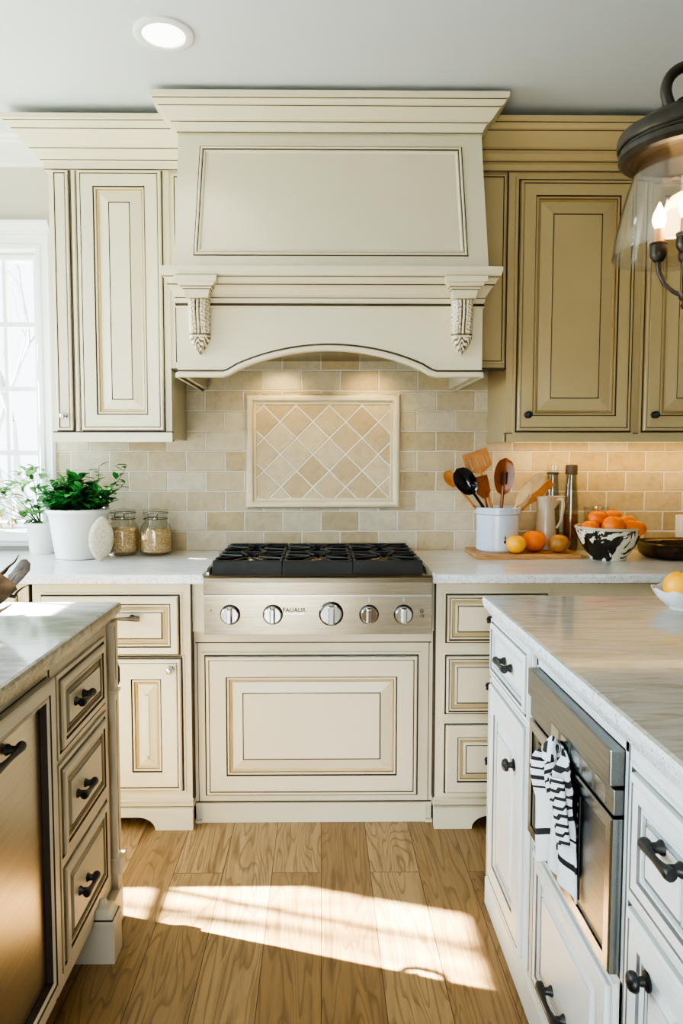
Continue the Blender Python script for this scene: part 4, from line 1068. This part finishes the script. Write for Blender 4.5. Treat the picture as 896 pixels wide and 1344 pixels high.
for k, (x, y, z, r, lab) in enumerate([
    (1.205, 2.895, .145, .047, 'front middle orange in the patterned bowl, the largest'),
    (1.125, 2.935, .132, .038, 'leftmost orange in the patterned bowl'),
    (1.175, 2.990, .168, .040, 'orange at the top back left of the patterned bowl'),
    (1.245, 3.000, .172, .038, 'orange at the top back of the pile in the patterned bowl'),
    (1.290, 2.960, .150, .040, 'orange behind the elongated one in the patterned bowl')]):
    fruit('orange', lab, (x, y, CT+z), r, r*.94, 'orange_skin', 'fruit', 'oranges in the patterned bowl')
fruit('orange', 'elongated orange at the front right rim of the patterned bowl', (1.285, 2.890, CT+.138), .052, .034, 'orange_skin', 'fruit', 'oranges in the patterned bowl', ry=.034, rot=0).rotation_euler = (0, .1, .1)
tr = thing('roasting_pan', (1.66, 3.0, CT), 'dark brown low pan at the right end of the counter', 'pan')
mb = MB(); P = []
for k in range(48):
    a = 2*PI*k/48; ca, sa = math.cos(a), math.sin(a)
    P.append((1.66+.27*math.copysign(abs(ca)**.45, ca), 3.02+.14*math.copysign(abs(sa)**.45, sa)))
mb.rings(plan(CT), P, [(.05, 0, 0), (.03, .0, 0), (.008, .012, 0), (.0, .045, 0), (-.004, .060, 0), (-.008, .064, 0), (-.002, .068, 0), (.006, .065, 0), (.016, .05, 0), (.03, .022, 0), (.05, .014, 0)])
mb.face(mb.add([plan(CT)(u, v, 0) for u, v in offset(P, .05)])[::-1])
mb.build('pan_body', 'dark_brown', tr, smooth=50)

# bowl with orange on the right island
ib = thing('scalloped_bowl', (1.035, 1.985, CT), 'small white scalloped bowl on the right island countertop', 'bowl')
def ruffle(r, z, a, k):
    if z > .03: return r*(1+.05*math.sin(a*9)*((z-.03)/.05)), z+.006*math.sin(a*9+.6)*((z-.03)/.05)
    return r, z
MB().lathe([(0, .002), (.040, 0), (.042, .005), (.056, .014), (.072, .030), (.083, .048), (.087, .056), (.084, .057), (.070, .033), (.05, .016), (0, .010)], (1.035, 1.985, CT), n=72, fn=ruffle).build('bowl_body', 'white_ceramic', ib, smooth=60)
fruit('yellow_orange', 'yellow orange sitting in the white scalloped bowl', (1.010, 1.960, CT+.066), .047, .046, 'yellow_skin')

# driftwood bowl on the left island
dw = thing('driftwood_bowl', (-.945, 1.79, CT), 'rough driftwood bowl with pointed ends on the left island', 'bowl')
def jag(r, z, a, k):
    w = 1+.10*math.sin(a*5+1)+.06*math.sin(a*11)
    return r*(1+(w-1)*min(1, z/.08)), z*(1+.28*math.sin(a*5+1.3)*min(1, z/.09))
MB().lathe([(0, .004), (.055, .0), (.066, .010), (.105, .040), (.145, .080), (.178, .118), (.182, .122), (.172, .120), (.138, .086), (.095, .045), (.05, .022), (0, .018)], (-.945, 1.79, CT), n=60, fn=jag, mats=[0]*6+[0, 1, 1, 1, 1, 1]).build('bowl_body', ['drift_wood', 'drift_dark'], dw, smooth=60)
rnd = random.Random(12)
for p0, p1, r0_ in (((-.86, 1.72, .030), (-.738, 1.68, .080), .017), ((-.85, 1.76, .085), (-.742, 1.745, .150), .013), ((-.88, 1.84, .10), (-.790, 1.85, .175), .012),
                    ((-.90, 1.69, .030), (-.755, 1.645, .050), .018), ((-.93, 1.74, .11), (-.825, 1.71, .190), .013), ((-.84, 1.79, .075), (-.745, 1.80, .105), .011), ((-.98, 1.70, .10), (-.90, 1.655, .165), .012)):
    A_, B_ = V(p0), V(p1); pts, rs = [], []
    for k in range(8):
        t = k/7; q = A_.lerp(B_, t)+V((rnd.uniform(-1, 1), rnd.uniform(-1, 1), rnd.uniform(-1, 1)))*.006*math.sin(PI*t)+V((0, 0, -.012*math.sin(PI*t)))
        pts.append((q.x, q.y, CT+q.z)); rs.append(r0_*(1-.86*t**1.3)*(1+rnd.uniform(-.15, .15)))
    MB().tube(pts, rs, 9, flat=.7).build('prong', 'drift_dark' if r0_ < .0125 else 'drift_wood', dw, smooth=60)

# ------------------------------------------------------------------ camera
cam = bpy.data.cameras.new('camera'); co = bpy.data.objects.new('camera', cam); COL.objects.link(co)
co.location = (0, 0, 1.395); co.rotation_euler = (math.radians(90-3.7), 0, math.radians(-.6))
cam.sensor_width = 36; cam.lens = 930/1344*36; cam.shift_x = 17.24/1344; cam.shift_y = -11.86/1344; cam.clip_start = .05
SC.camera = co

# ------------------------------------------------------------------ light
w = bpy.data.worlds.new('sky'); SC.world = w; w.use_nodes = True
bg = w.node_tree.nodes['Background']; bg.inputs[0].default_value = (.84, .93, 1.0, 1); bg.inputs[1].default_value = 5.2
def lamp(kind, name, loc, power, col=(1, 1, 1), direction=None, **kw):
    l = bpy.data.lights.new(name, kind); l.energy = power; l.color = col
    for k, v in kw.items(): setattr(l, k, v)
    o = bpy.data.objects.new(name, l); COL.objects.link(o); o.location = loc
    if direction: o.rotation_euler = V(direction).to_track_quat('-Z', 'Y').to_euler()
    return o
lamp('SUN', 'sun', (-6, 4, 6), 230, (1, .95, .85), (1, -.30, -.82), angle=.012)
lamp('AREA', 'left_window_light', (XL-.16, (LY0+LY1)/2, (LZ0+LZ1)/2), 52, (.64, .82, 1), (1, .02, -.42), shape='RECTANGLE', size=1.7, size_y=1.05, spread=math.radians(95))
lamp('AREA', 'front_fill_light', (-.8, YN-.2, 1.0), 22, (.80, .90, 1), (.16, 1, -.30), shape='RECTANGLE', size=1.7, size_y=1.5, spread=math.radians(55))  # unseen fill lamp added behind the camera to brighten the base cabinets
lamp('AREA', 'under_cabinet_light', (1.36, 3.12, 1.455), 3.6, (1, .62, .16), (0, .25, -1), shape='RECTANGLE', size=1.0, size_y=.04)
for x in (-.18, .22): lamp('SPOT', 'hood_light', (x, 3.10, 1.825), 8, (1, .72, .30), (0, .55, -1), spot_size=math.radians(110), spot_blend=.8, shadow_soft_size=.03)
lamp('POINT', 'lantern_light', (LC.x, LC.y, 1.945), 7, (1, .66, .32), shadow_soft_size=.05)
lamp('SPOT', 'downlight', (-.503, 2.37, CEIL-.02), 10, (1, .92, .78), (0, 0, -1), spot_size=math.radians(110), spot_blend=.6, shadow_soft_size=.06)

SC.view_settings.view_transform = 'AgX'; SC.view_settings.look = 'AgX - High Contrast'; SC.view_settings.exposure = -.58; SC.view_settings.gamma = 1
SC.cycles.max_bounces = 10; SC.cycles.diffuse_bounces = 5; SC.cycles.transparent_max_bounces = 24; SC.cycles.caustics_reflective = False; SC.cycles.caustics_refractive = False
SC.cycles.sample_clamp_indirect = 6; SC.cycles.use_denoising = True
